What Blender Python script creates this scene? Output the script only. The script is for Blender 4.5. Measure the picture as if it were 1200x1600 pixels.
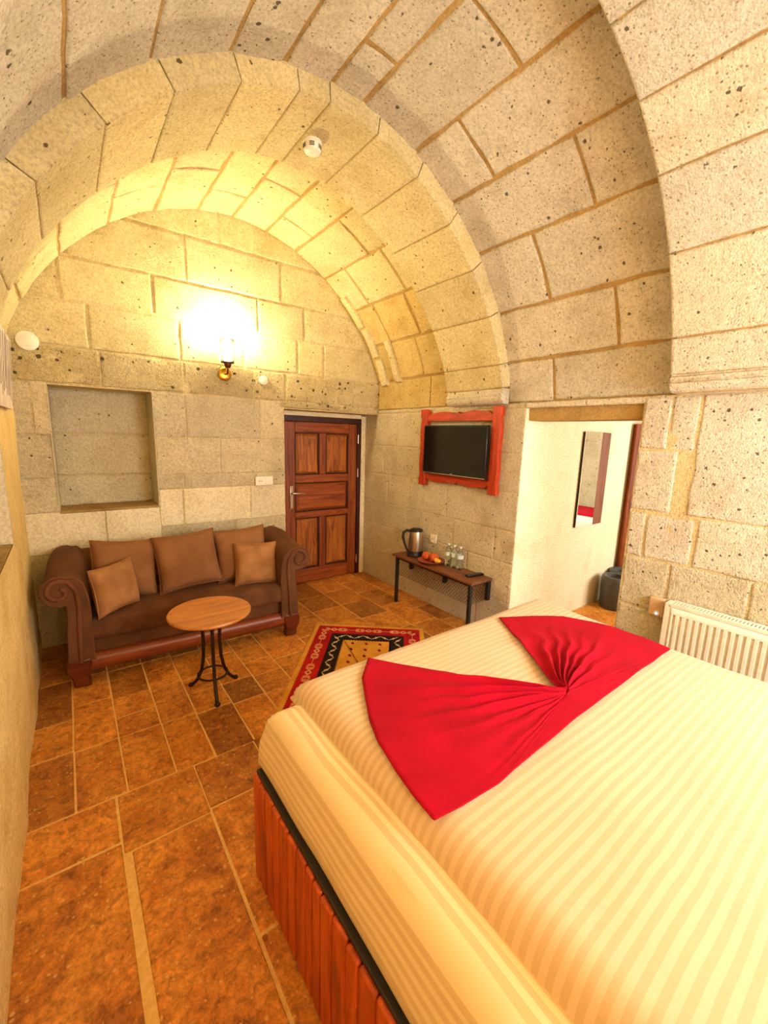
import bpy, bmesh, math, random
from mathutils import Vector, Matrix, noise
random.seed(7)
PI = math.pi
S = bpy.context.scene
for o in list(bpy.data.objects): bpy.data.objects.remove(o)
COL = S.collection

# ------------------------------------------------------------------ camera, world, lights, exposure
CAM_H = 1.65
YAW, PITCH, ROLL, FPX = math.radians(37.166), math.radians(10.234), math.radians(-1.688), 653.62
fw = Vector((math.sin(YAW)*math.cos(PITCH), math.cos(YAW)*math.cos(PITCH), -math.sin(PITCH)))
rt0 = Vector((math.cos(YAW), -math.sin(YAW), 0)); dn0 = fw.cross(rt0)
rt = math.cos(ROLL)*rt0 + math.sin(ROLL)*dn0
dn = -math.sin(ROLL)*rt0 + math.cos(ROLL)*dn0
cam_d = bpy.data.cameras.new('camera'); cam = bpy.data.objects.new('camera', cam_d); COL.objects.link(cam)
cam.matrix_world = Matrix(((rt.x, -dn.x, -fw.x, 0), (rt.y, -dn.y, -fw.y, 0), (rt.z, -dn.z, -fw.z, CAM_H), (0, 0, 0, 1)))
cam_d.sensor_fit = 'HORIZONTAL'; cam_d.sensor_width = 36; cam_d.lens = FPX/1200*36; cam_d.clip_start = 0.02
S.camera = cam
S.view_settings.view_transform = 'Standard'; S.view_settings.look = 'None'; S.view_settings.gamma = 1
S.view_settings.use_curve_mapping = False; S.view_settings.exposure = 0.66
W = bpy.data.worlds.new('world'); S.world = W; W.use_nodes = True
bg = W.node_tree.nodes['Background']; bg.inputs[0].default_value = (0.75, 0.85, 1, 1); bg.inputs[1].default_value = 0.6

def area(name, loc, rot, sx, sy, power, col):
    l = bpy.data.lights.new(name, 'AREA'); l.shape = 'RECTANGLE'; l.size = sx; l.size_y = sy; l.energy = power; l.color = col
    o = bpy.data.objects.new(name, l); COL.objects.link(o); o.location = loc; o.rotation_euler = rot
    return o
NEAR_Y = -1.0
# daylight entering the window of the near wall (behind the camera)
area('window_daylight', (2.0, NEAR_Y+0.02, 1.75), (math.radians(90), 0, 0), 1.3, 1.1, 52, (1.0, 0.97, 0.92))
# added area light brightening the neighbouring room; no window is built there
area('neighbour_fill', (5.2, -0.55, 1.5), (math.radians(90), 0, 0), 1.6, 1.3, 70, (1.0, 0.95, 0.86))

# ------------------------------------------------------------------ mesh helpers
class MB:
    def __init__(s): s.v = []; s.f = []; s.mi = []; s.cur = 0
    def add(s, vs, fs):
        b = len(s.v); s.v += [tuple(v) for v in vs]
        for f in fs: s.f.append([b+i for i in f]); s.mi.append(s.cur)
        return s
    def box(s, x0, x1, y0, y1, z0, z1):
        return s.add([(x0,y0,z0),(x1,y0,z0),(x1,y1,z0),(x0,y1,z0),(x0,y0,z1),(x1,y0,z1),(x1,y1,z1),(x0,y1,z1)],
                     [(0,3,2,1),(4,5,6,7),(0,1,5,4),(1,2,6,5),(2,3,7,6),(3,0,4,7)])
    def lathe(s, prof, n=24, c=(0,0,0), axis='z', cap=True):
        vs = []; fs = []
        for r, h in prof:
            for i in range(n):
                a = 2*PI*i/n; p = (r*math.cos(a), r*math.sin(a), h)
                if axis == 'y': p = (p[0], h, p[1])
                if axis == 'x': p = (h, p[0], p[1])
                vs.append((c[0]+p[0], c[1]+p[1], c[2]+p[2]))
        for j in range(len(prof)-1):
            for i in range(n):
                fs.append((j*n+i, j*n+(i+1)%n, (j+1)*n+(i+1)%n, (j+1)*n+i))
        if cap:
            if prof[0][0] > 1e-6: fs.append(tuple(range(n-1, -1, -1)))
            if prof[-1][0] > 1e-6: fs.append(tuple(range((len(prof)-1)*n, len(prof)*n)))
        return s.add(vs, fs)
    def tube(s, pts, r, n=8, closed=False):
        pts = [Vector(p) for p in pts]; m = len(pts); vs = []; fs = []
        rr = r if isinstance(r, (list, tuple)) else [r]*m
        up = None
        for i, p in enumerate(pts):
            if closed: t = pts[(i+1) % m]-pts[i-1]
            else: t = pts[min(i+1, m-1)]-pts[max(i-1, 0)]
            t.normalize()
            if up is None: up = Vector((0, 0, 1)) if abs(t.z) < 0.9 else Vector((1, 0, 0))
            a = t.cross(up).normalized(); b = a.cross(t).normalized(); up = b
            for k in range(n):
                w = 2*PI*k/n; vs.append(p+rr[i]*(math.cos(w)*a+math.sin(w)*b))
        for i in range(m if closed else m-1):
            for k in range(n):
                fs.append((i*n+k, i*n+(k+1) % n, ((i+1) % m)*n+(k+1) % n, ((i+1) % m)*n+k))
        if not closed: fs.append(tuple(range(n-1, -1, -1))); fs.append(tuple(range((m-1)*n, m*n)))
        return s.add(vs, fs)
    def prism(s, poly, a0, a1, axis='y'):
        """poly of 2D points; axis y: (x,z); axis x: (y,z); axis z: (x,y)"""
        n = len(poly)
        def P(p, a): return {'y': (p[0], a, p[1]), 'x': (a, p[0], p[1]), 'z': (p[0], p[1], a)}[axis]
        vs = [P(p, a0) for p in poly]+[P(p, a1) for p in poly]
        fs = [(i, (i+1) % n, n+(i+1) % n, n+i) for i in range(n)]+[tuple(range(n-1, -1, -1)), tuple(range(n, 2*n))]
        return s.add(vs, fs)
    def grid(s, fn, nu, nv, closed_u=False):
        vs = [fn(i/nu, j/nv) for j in range(nv+1) for i in range(nu+1)]
        return s.add(vs, [(j*(nu+1)+i, j*(nu+1)+i+1, (j+1)*(nu+1)+i+1, (j+1)*(nu+1)+i) for j in range(nv) for i in range(nu)])

def build(name, mb, mat, parent=None, smooth=False, bevel=0, seg=2, sub=0, solid=0, loc=None, rot=None, weld=False):
    me = bpy.data.meshes.new(name); me.from_pydata(mb.v, [], mb.f)
    mats = mat if isinstance(mat, (list, tuple)) else [mat]
    for m in mats: me.materials.append(m)
    if len(mats) > 1:
        for p, i in zip(me.polygons, mb.mi): p.material_index = i
    bm = bmesh.new(); bm.from_mesh(me)
    if weld: bmesh.ops.remove_doubles(bm, verts=bm.verts, dist=1e-5)
    bmesh.ops.recalc_face_normals(bm, faces=bm.faces); bm.to_mesh(me); bm.free()
    o = bpy.data.objects.new(name, me); COL.objects.link(o)
    if solid:
        m = o.modifiers.new('solid', 'SOLIDIFY'); m.thickness = solid; m.offset = -1
    if bevel:
        m = o.modifiers.new('bevel', 'BEVEL'); m.width = bevel; m.segments = seg; m.limit_method = 'ANGLE'; m.angle_limit = math.radians(40)
    if sub:
        m = o.modifiers.new('sub', 'SUBSURF'); m.levels = sub; m.render_levels = sub
    if smooth or bevel or sub:
        for p in me.polygons: p.use_smooth = True
        if not sub: me.set_sharp_from_angle(angle=math.radians(smooth if smooth > 1 else 45))
    if parent: o.parent = parent
    if loc: o.location = loc
    if rot: o.rotation_euler = rot
    return o
def tag(o, label=None, cat=None, group=None, kind=None):
    if label: o['label'] = label
    if cat: o['category'] = cat
    if group: o['group'] = group
    if kind: o['kind'] = kind
    return o
def thing(name, label, cat, loc=(0,0,0), rz=0, group=None, rot=None):
    o = bpy.data.objects.new(name, None); COL.objects.link(o); o.empty_display_size = 0.05
    o.location = loc; o.rotation_euler = rot if rot else (0, 0, rz)
    return tag(o, label, cat, group)
def copy_tree(o, parent=None):
    c = o.copy(); COL.objects.link(c); c.parent = parent
    for ch in list(o.children): copy_tree(ch, c)
    return c

# ------------------------------------------------------------------ materials
def srgb(r, g, b):
    f = lambda c: (c/255/12.92 if c/255 <= 0.04045 else ((c/255+0.055)/1.055)**2.4)
    return (f(r), f(g), f(b), 1)
class NT:
    def __init__(s, name):
        s.m = bpy.data.materials.new(name); s.m.use_nodes = True; s.t = s.m.node_tree
        s.b = s.t.nodes['Principled BSDF']
    def n(s, typ, **kw):
        x = s.t.nodes.new(typ)
        for k, v in kw.items():
            if k.startswith('i_'):
                key = k[2:]; key = int(key) if key.isdigit() else key.replace('_', ' ')
                x.inputs[key].default_value = v
            else: setattr(x, k, v)
        return x
    def l(s, a, b): s.t.links.new(a, b); return s
    def coord(s, scale=(1,1,1), rot=(0,0,0), rnd=False):
        tc = s.n('ShaderNodeTexCoord'); mp = s.n('ShaderNodeMapping'); s.l(tc.outputs['Object'], mp.inputs[0])
        mp.inputs['Scale'].default_value = scale; mp.inputs['Rotation'].default_value = rot
        if rnd:
            oi = s.n('ShaderNodeObjectInfo'); mu = s.n('ShaderNodeMath', operation='MULTIPLY'); mu.inputs[1].default_value = 37.0
            s.l(oi.outputs['Random'], mu.inputs[0]); s.l(mu.outputs[0], mp.inputs['Location'])
        return mp.outputs[0]
    def noise(s, vec, scale, detail=4, rough=0.55, dist=0):
        x = s.n('ShaderNodeTexNoise'); s.l(vec, x.inputs['Vector']); x.inputs['Scale'].default_value = scale
        x.inputs['Detail'].default_value = detail; x.inputs['Roughness'].default_value = rough; x.inputs['Distortion'].default_value = dist
        return x.outputs['Fac']
    def ramp(s, fac, stops):
        x = s.n('ShaderNodeValToRGB'); e = x.color_ramp.elements
        while len(e) < len(stops): e.new(0.5)
        for el, (p, c) in zip(e, stops): el.position = p; el.color = c if len(c) == 4 else (*c, 1)
        s.l(fac, x.inputs[0]); return x.outputs[0]
    def mix(s, fac, a, b, mode='MIX'):
        x = s.n('ShaderNodeMix', data_type='RGBA', blend_type=mode)
        if isinstance(fac, (int, float)): x.inputs[0].default_value = fac
        else: s.l(fac, x.inputs[0])
        for v, k in ((a, 6), (b, 7)):
            if isinstance(v, tuple): x.inputs[k].default_value = v
            else: s.l(v, x.inputs[k])
        return x.outputs[2]
    def math(s, op, a, b=None):
        x = s.n('ShaderNodeMath', operation=op)
        for v, k in ((a, 0), (b, 1)):
            if v is None: continue
            if isinstance(v, (int, float)): x.inputs[k].default_value = v
            else: s.l(v, x.inputs[k])
        return x.outputs[0]
    def bump(s, h, strength=0.5, dist=0.01, normal=None):
        x = s.n('ShaderNodeBump'); x.inputs['Strength'].default_value = strength; x.inputs['Distance'].default_value = dist
        s.l(h, x.inputs['Height'])
        if normal: s.l(normal, x.inputs['Normal'])
        s.l(x.outputs[0], s.b.inputs['Normal']); return x.outputs[0]
    def done(s, col=None, rough=None, **kw):
        if col is not None:
            if isinstance(col, tuple): s.b.inputs['Base Color'].default_value = col
            else: s.l(col, s.b.inputs['Base Color'])
        if rough is not None:
            if isinstance(rough, (int, float)): s.b.inputs['Roughness'].default_value = rough
            else: s.l(rough, s.b.inputs['Roughness'])
        for k, v in kw.items(): s.b.inputs[k.replace('_', ' ')].default_value = v
        return s.m

def stone_mat(name, c1, c2, c3, pores=1.0, bump=0.6, tint=0.12, coarse=70, stain=0.35):
    t = NT(name); v = t.coord()
    n1 = t.noise(v, 2.3, 5, 0.6); base = t.ramp(n1, [(0.32, c1), (0.5, c2), (0.68, c3)])
    oi = t.n('ShaderNodeObjectInfo')
    tn = t.ramp(oi.outputs['Random'], [(0.0, (1-tint, 1-tint*1.05, 1-tint*1.3)), (0.5, (1, 1, 1)), (1.0, (1.0+tint*0.4, 1.0+tint*0.2, 1.0-tint*0.5))])
    base = t.mix(1.0, base, tn, 'MULTIPLY')
    gr = t.noise(v, 64, 6, 0.8); g2 = t.ramp(gr, [(0.34, (0.60, 0.55, 0.48)), (0.56, (1.10, 1.09, 1.06))])
    base = t.mix(0.75, base, g2, 'MULTIPLY')
    # ochre weather stains
    st = t.noise(v, 3.1, 6, 0.65, 0.6); stf = t.ramp(st, [(0.56, (0, 0, 0)), (0.74, (stain, stain, stain))])
    base = t.mix(stf, base, srgb(176, 130, 74))
    # open pores
    vo = t.n('ShaderNodeTexVoronoi', feature='F1'); vo.inputs['Scale'].default_value = 30; t.l(v, vo.inputs['Vector'])
    sep = t.n('ShaderNodeSeparateColor'); t.l(vo.outputs['Color'], sep.inputs[0])
    pr = t.math('POWER', sep.outputs[0], 9.0); pr = t.math('MULTIPLY', pr, 0.34*pores)
    wob = t.math('MULTIPLY', t.noise(v, 130, 3), 0.5)
    pd = t.math('SUBTRACT', pr, t.math('ADD', vo.outputs['Distance'], t.math('SUBTRACT', wob, 0.25)))
    pm = t.math('MULTIPLY', pd, 22.0); cl = t.n('ShaderNodeClamp'); t.l(pm, cl.inputs[0]); pm = cl.outputs[0]
    base = t.mix(t.math('MULTIPLY', pm, 0.85), base, srgb(70, 48, 28))
    vo2 = t.n('ShaderNodeTexVoronoi', feature='F1'); vo2.inputs['Scale'].default_value = 75; t.l(v, vo2.inputs['Vector'])
    sp2 = t.n('ShaderNodeSeparateColor'); t.l(vo2.outputs['Color'], sp2.inputs[0])
    p2 = t.math('SUBTRACT', t.math('MULTIPLY', t.math('POWER', sp2.outputs[1], 2.6), 0.44*min(1, pores)), vo2.outputs['Distance'])
    c2_ = t.n('ShaderNodeClamp'); t.l(t.math('MULTIPLY', p2, 9.0), c2_.inputs[0])
    base = t.mix(t.math('MULTIPLY', c2_.outputs[0], 0.65), base, srgb(120, 88, 54))
    h = t.math('ADD', t.math('MULTIPLY', t.noise(v, coarse*1.5, 6, 0.75), 0.8), t.math('MULTIPLY', t.noise(v, 22, 4, 0.6), 0.5))
    gv = t.n('ShaderNodeTexVoronoi', feature='F1'); gv.inputs['Scale'].default_value = 120; t.l(v, gv.inputs['Vector'])
    h = t.math('ADD', h, t.math('MULTIPLY', t.noise(v, 11, 5, 0.65, 0.4), 1.1 if bump > 1.2 else 0.25))
    h = t.math('SUBTRACT', h, t.math('MULTIPLY', gv.outputs['Distance'], 0.35))
    h = t.math('SUBTRACT', h, t.math('MULTIPLY', pm, 0.8))
    t.bump(h, bump*0.75, 0.016)
    return t.done(base, 0.92, Specular_IOR_Level=0.15)
M = {}
M['stone'] = stone_mat('tuff_stone', srgb(212,204,183), srgb(229,223,206), srgb(204,196,175), 1.0, 1.1)
M['stone_warm'] = stone_mat('tuff_stone_warm', srgb(212,196,146), srgb(228,215,170), srgb(212,197,150), 0.9, 1.0, stain=0.4)
M['stone_ochre'] = stone_mat('tuff_stone_ochre', srgb(204,176,112), srgb(220,196,136), srgb(194,162,98), 0.9, 0.9, stain=0.6)
M['stone_wall'] = stone_mat('tuff_wall', srgb(224,212,180), srgb(236,226,198), srgb(216,204,172), 0.8, 1.5, coarse=55, stain=0.3)
M['stone_rough'] = stone_mat('tuff_rough', srgb(216,199,154), srgb(231,217,174), srgb(214,196,152), 1.5, 2.0, coarse=40, stain=0.3)
M['plaster'] = stone_mat('rough_plaster', srgb(238,206,136), srgb(248,222,158), srgb(230,196,124), 0.1, 0.6, coarse=45, stain=0.3)
M['plaster_light'] = stone_mat('light_plaster', srgb(226,216,184), srgb(233,224,196), srgb(220,208,174), 0.15, 0.3, coarse=45, stain=0.15)
M['mortar'] = stone_mat('mortar', srgb(166,134,82), srgb(186,156,102), srgb(152,120,72), 0.15, 0.8, coarse=60, stain=0.4)
M['mortar_light'] = stone_mat('mortar_light', srgb(206,188,142), srgb(220,204,160), srgb(202,184,138), 0.2, 0.9, coarse=60)
def tile_mat():
    t = NT('travertine'); v = t.coord()
    oi = t.n('ShaderNodeObjectInfo')
    n1 = t.noise(v, 5.0, 7, 0.65, 0.8)
    base = t.ramp(n1, [(0.25, srgb(142,80,26)), (0.45, srgb(194,124,46)), (0.6, srgb(214,148,62)), (0.78, srgb(168,100,34))])
    tn = t.ramp(oi.outputs['Random'], [(0, (0.52, 0.46, 0.42)), (0.3, (0.85, 0.8, 0.75)), (0.6, (1, 0.97, 0.92)), (1.0, (1.16, 1.1, 1.0))])
    base = t.mix(1, base, tn, 'MULTIPLY')
    n2 = t.noise(v, 55, 6, 0.8); base = t.mix(0.7, base, t.ramp(n2, [(0.3, (0.42, 0.36, 0.30)), (0.5, (1.0, 1.0, 1.0)), (0.7, (1.4, 1.36, 1.25))]), 'MULTIPLY')
    n3 = t.noise(v, 14, 6, 0.7, 1.2); base = t.mix(t.ramp(n3, [(0.60, (0, 0, 0)), (0.70, (0.75, 0.75, 0.75))]), base, srgb(224,164,86))
    n4 = t.noise(v, 26, 6, 0.75, 0.6); base = t.mix(0.85, base, t.ramp(n4, [(0.34, (0.45, 0.38, 0.30)), (0.5, (1.0, 0.98, 0.95)), (0.66, (1.35, 1.3, 1.2))]), 'MULTIPLY')
    vs = t.n('ShaderNodeTexVoronoi', feature='F1'); vs.inputs['Scale'].default_value = 62; t.l(v, vs.inputs['Vector'])
    sc_ = t.n('ShaderNodeSeparateColor'); t.l(vs.outputs['Color'], sc_.inputs[0])
    sp = t.math('SUBTRACT', t.math('MULTIPLY', t.math('POWER', sc_.outputs[0], 3.0), 0.45), t.math('ADD', vs.outputs['Distance'], t.math('SUBTRACT', t.math('MULTIPLY', n2, 0.4), 0.2)))
    ck = t.n('ShaderNodeClamp'); t.l(t.math('MULTIPLY', sp, 8.0), ck.inputs[0]); base = t.mix(t.math('MULTIPLY', ck.outputs[0], 0.7), base, srgb(232,180,104))
    h = t.math('ADD', t.math('ADD', t.noise(v, 60, 5, 0.7), n4), t.math('MULTIPLY', t.noise(v, 12, 4), 0.8))
    t.bump(h, 0.6, 0.008)
    return t.done(base, t.ramp(n2, [(0.3, (0.6, 0.6, 0.6)), (0.7, (0.36, 0.36, 0.36))]), Specular_IOR_Level=0.4)
M['tile'] = tile_mat()
def grout():
    t = NT('grout'); v = t.coord(); n = t.noise(v, 60, 5, 0.7)
    t.bump(n, 0.5, 0.004)
    return t.done(t.ramp(n, [(0.3, srgb(214,166,92)), (0.7, srgb(238,200,126))]), 0.85)
M['grout'] = grout()
def wood(name, c1, c2, c3, axis='z', scale=6, stretch=12, rough=0.42, rnd=True, bump=0.15):
    t = NT(name); sc = {'x': (1, stretch, stretch), 'y': (stretch, 1, stretch), 'z': (stretch, stretch, 1)}[axis]
    v = t.coord(sc, rnd=rnd)
    n = t.noise(v, scale*0.25, 6, 0.6, 1.6); base = t.ramp(n, [(0.3, c1), (0.5, c2), (0.68, c3)])
    n2 = t.noise(v, scale*1.4, 4, 0.7, 0.5); base = t.mix(0.6, base, t.ramp(n2, [(0.35, (0.62, 0.58, 0.55)), (0.6, (1.08, 1.05, 1.0))]), 'MULTIPLY')
    t.bump(n2, bump, 0.004)
    return t.done(base, rough, Specular_IOR_Level=0.45)
M['door'] = wood('door_wood', srgb(88,34,10), srgb(136,62,18), srgb(158,82,28), 'z')
M['door_h'] = wood('door_wood_cross', srgb(96,38,12), srgb(148,70,22), srgb(168,88,30), 'x')
M['door_panel'] = wood('door_panel_wood', srgb(96,40,12), srgb(164,92,30), srgb(190,118,44), 'z', 9, 9)
M['door_dark'] = wood('door_dark_wood', srgb(34,10,6), srgb(62,20,12), srgb(76,28,16), 'z')
M['bed_wood'] = wood('bed_wood', srgb(132,48,14), srgb(192,82,26), srgb(208,100,36), 'z', 5, 10, 0.38)
M['tv_wood'] = wood('tv_frame_wood', srgb(128,32,6), srgb(178,54,10), srgb(194,70,18), 'z', 5, 9, 0.5)
M['tv_wood_y'] = wood('tv_frame_wood_cross', srgb(128,32,6), srgb(178,54,10), srgb(194,70,18), 'y', 5, 9, 0.5)
M['mahogany'] = wood('mahogany', srgb(58,20,8), srgb(96,38,16), srgb(112,50,22), 'x', 5, 10, 0.3)
M['rail_wood'] = wood('sofa_rail_wood', srgb(84,34,14), srgb(126,58,26), srgb(142,72,34), 'x', 5, 10, 0.35)
M['oak'] = wood('table_oak', srgb(150,86,34), srgb(192,124,58), srgb(204,138,70), 'x', 5, 9, 0.35)
M['walnut'] = wood('bench_walnut', srgb(84,44,22), srgb(116,66,36), srgb(130,78,44), 'y', 5, 10, 0.4)
M['reflected_door_wood'] = wood('reflected_door_wood', srgb(96,56,34), srgb(124,76,48), srgb(132,84,54), 'z', 5, 10, 0.5)
def fabric(name, c1, c2, scale=300, rough=0.9, sheen=0.4, blotch=6):
    t = NT(name); v = t.coord(rnd=True); n = t.noise(v, blotch, 4); c = t.ramp(n, [(0.35, c1), (0.65, c2)])
    f = t.noise(v, scale, 2, 0.5); t.bump(f, 0.25, 0.002)
    c = t.mix(0.5, c, t.ramp(f, [(0.35, (0.8, 0.8, 0.8)), (0.65, (1.1, 1.1, 1.1))]), 'MULTIPLY')
    return t.done(c, rough, Sheen_Weight=sheen, Sheen_Roughness=0.4, Sheen_Tint=c2, Specular_IOR_Level=0.2)
M['sofa'] = fabric('sofa_suede', srgb(84,52,30), srgb(106,68,40))
M['sofa_trim'] = fabric('sofa_trim', srgb(92,54,34), srgb(114,70,44))
M['cushion'] = fabric('cushion_velvet', srgb(124,82,50), srgb(146,100,62), blotch=4)
M['cushion_light'] = fabric('cushion_velvet_light', srgb(144,98,58), srgb(170,122,76), blotch=9)
M['towel'] = fabric('red_towel', srgb(158,0,30), srgb(176,0,36), 500, 0.95, 0.15)
def sheet(name, axis, period, ca=srgb(209,180,143), cb_=srgb(220,195,163)):
    t = NT(name); v = t.coord()
    if axis == 'ROLL':      # stripes follow the rolled edge: run along y, vary over x and z
        sx = t.n('ShaderNodeSeparateXYZ'); t.l(v, sx.inputs[0]); cb = t.n('ShaderNodeCombineXYZ')
        t.l(t.math('SUBTRACT', sx.outputs[0], sx.outputs[2]), cb.inputs[0]); t.l(t.math('MULTIPLY', sx.outputs[1], 0.3), cb.inputs[1]); v = cb.outputs[0]; axis = 'X'
    w = t.n('ShaderNodeTexWave', wave_type='BANDS', bands_direction=axis, wave_profile='SIN'); t.l(v, w.inputs['Vector'])
    w.inputs['Scale'].default_value = 2*PI/20/period*1.0; w.inputs['Distortion'].default_value = 0.8; w.inputs['Detail'].default_value = 1; w.inputs['Detail Scale'].default_value = 0.6
    f = t.ramp(w.outputs['Fac'], [(0.42, (0, 0, 0)), (0.58, (1, 1, 1))])
    c = t.mix(f, ca, cb_)
    r = t.ramp(f, [(0, (0.75, 0.75, 0.75)), (1, (0.45, 0.45, 0.45))])
    n = t.noise(v, 5, 4); t.bump(n, 0.25, 0.03)
    return t.done(c, r, Sheen_Weight=0.15, Specular_IOR_Level=0.3)
M['sheet_x'] = sheet('satin_stripe_sheet', 'Y', 0.028)
M['sheet_y'] = sheet('satin_stripe_mattress', 'ROLL', 0.024, srgb(224,198,150), srgb(242,222,182))
def plain(name, col, rough=0.5, metal=0, var=0.06, scale=30, bump=0.05, **kw):
    t = NT(name); v = t.coord(); n = t.noise(v, scale, 3)
    a = tuple(c*(1-var) for c in col[:3])+(1,); b = tuple(min(1, c*(1+var)) for c in col[:3])+(1,)
    if bump: t.bump(n, bump, 0.002)
    return t.done(t.ramp(n, [(0.35, a), (0.65, b)]), rough, Metallic=metal, **kw)
M['black'] = plain('black_metal', srgb(24,22,22), 0.45)
M['iron'] = plain('wrought_iron', srgb(52,32,24), 0.4, 0.5)
M['steel'] = plain('brushed_steel', srgb(190,178,160), 0.28, 1.0, scale=8)
M['nickel'] = plain('nickel', srgb(200,190,170), 0.3, 1.0)
M['brass'] = plain('brass', srgb(206,160,60), 0.28, 1.0)
M['bronze'] = plain('dark_bronze', srgb(92,50,26), 0.35, 0.8)
M['white'] = plain('white_plastic', srgb(236,230,214), 0.4)
M['enamel'] = plain('cream_enamel', srgb(236,226,206), 0.35)
M['gap_shade'] = plain('grille_gap', srgb(66,58,48), 0.7)
M['slot'] = plain('dark_slot', srgb(40,34,30), 0.8)
M['tvbody'] = plain('tv_plastic', srgb(14,13,13), 0.3)
M['screen'] = plain('tv_screen', srgb(8,8,7), 0.12, bump=0)
M['grey_bin'] = plain('grey_plastic', srgb(74,76,74), 0.5)
M['beige_box'] = plain('beige_plastic', srgb(206,172,130), 0.4)
M['clay'] = plain('clay_plate', srgb(150,70,44), 0.45)
M['bun'] = plain('orange_pastry', srgb(198,84,26), 0.5, var=0.3, scale=60, bump=0.3)
M['yellow'] = plain('yellow_pastry', srgb(232,176,50), 0.5, var=0.15, scale=60)
M['fringe'] = fabric('rug_fringe', srgb(196,142,60), srgb(220,170,84), 200)
M['rug_red'] = fabric('rug_red', srgb(150,12,18), srgb(186,22,24), 160)
M['rug_dkred'] = fabric('rug_dark_red', srgb(104,12,16), srgb(130,18,22), 160)
M['rug_black'] = fabric('rug_black', srgb(26,18,18), srgb(40,28,26), 160)
M['rug_gold'] = fabric('rug_gold', srgb(206,140,44), srgb(226,164,66), 160)
M['rug_peach'] = fabric('rug_peach', srgb(216,140,96), srgb(232,168,124), 160)
M['rug_cream'] = fabric('rug_cream', srgb(206,178,130), srgb(226,200,156), 160)
M['canvas_dark'] = plain('canvas_dark', srgb(28,20,26), 0.7)
def canvas():
    t = NT('canvas_paint'); v = t.coord((1, 14, 1.2)); n = t.noise(v, 1.6, 5, 0.6, 1.5)
    return t.done(t.ramp(n, [(0.36, srgb(120,110,110)), (0.5, srgb(214,196,186)), (0.62, srgb(232,220,210)), (0.75, srgb(90,80,84))]), 0.7)
M['canvas'] = canvas()
def glass(name, col, rough=0.05, ior=1.45):
    t = NT(name); v = t.coord(); t.noise(v, 3)
    return t.done(col, rough, Transmission_Weight=1.0, IOR=ior)
M['pet'] = glass('clear_bottle', (0.9, 0.97, 0.92, 1), 0.03, 1.25)
M['shade'] = glass('lamp_glass', (1, 0.97, 0.9, 1), 0.15, 1.3)
M['paper'] = plain('bottle_label', srgb(214,222,214), 0.5)
def emit(name, col, s):
    t = NT(name); t.b.inputs['Emission Color'].default_value = col; t.b.inputs['Emission Strength'].default_value = s
    return t.done(col, 0.4)
M['bulb'] = emit('bulb_glow', (1, 0.84, 0.52, 1), 70)
M['led'] = emit('blue_led', (0.2, 0.35, 1, 1), 3)
t = NT('mirror_glass'); t.noise(t.coord(), 1); M['mirror'] = t.done((0.9, 0.9, 0.88, 1), 0.02, Metallic=1.0)

# ------------------------------------------------------------------ stone blocks
def block(name, fn, u0, u1, v0, v1, w0, w1, mat, parent, du=0.07, amp=0.004, rim=0.007, jit=0.009, freq=9, size=(1, 1)):
    """a dressed stone: fn(u,v,w) maps to world; w1 the visible face, w0 its back; size = metres per unit u,v"""
    lu, lv = (u1-u0)*size[0], (v1-v0)*size[1]
    nu = max(2, min(10, round(lu/du))); nv = max(2, min(10, round(lv/du)))
    eu, ev = min(rim/lu, 0.3), min(rim/lv, 0.3)
    fu, fv = min(2.6*eu, 0.4), min(2.6*ev, 0.4)      # support loop keeps the face flat up to its edge
    us = [0, eu]+[fu+(1-2*fu)*i/nu for i in range(nu+1)]+[1-eu, 1]; vs_ = [0, ev]+[fv+(1-2*fv)*j/nv for j in range(nv+1)]+[1-ev, 1]
    seed = Vector((random.random()*50, random.random()*50, random.random()*50))
    V = []; nU, nV = len(us), len(vs_)
    for j, b in enumerate(vs_):
        for i, a in enumerate(us):
            edge = i in (0, nU-1) or j in (0, nV-1)
            p = Vector(fn(u0+(u1-u0)*a, v0+(v1-v0)*b, w1))
            # wavering edges
            k1 = noise.noise(p*7+seed)*jit/size[0]; k2 = noise.noise(p*7+seed+Vector((9, 3, 1)))*jit/size[1]
            h = noise.noise(p*freq+seed)*amp+noise.noise(p*freq*2.7+seed)*amp*0.45
            V.append(fn(u0+(u1-u0)*a+k1, v0+(v1-v0)*b+k2, (w1-rim*0.9 if edge else w1)+h))
    F = [(j*nU+i, j*nU+i+1, (j+1)*nU+i+1, (j+1)*nU+i) for j in range(nV-1) for i in range(nU-1)]
    ring = [i for i in range(nU)]+[j*nU+nU-1 for j in range(1, nV)]+[(nV-1)*nU+i for i in range(nU-2, -1, -1)]+[j*nU for j in range(nV-2, 0, -1)]
    uv = [(us[k % nU], vs_[k//nU]) for k in ring]; b0 = len(V)
    for a, b in uv: V.append(fn(u0+(u1-u0)*a, v0+(v1-v0)*b, w0))
    n = len(ring)
    for i in range(n): F.append((ring[i], ring[(i+1) % n], b0+(i+1) % n, b0+i))
    return build(name, MB().add(V, F), mat, parent, smooth=50)

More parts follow.
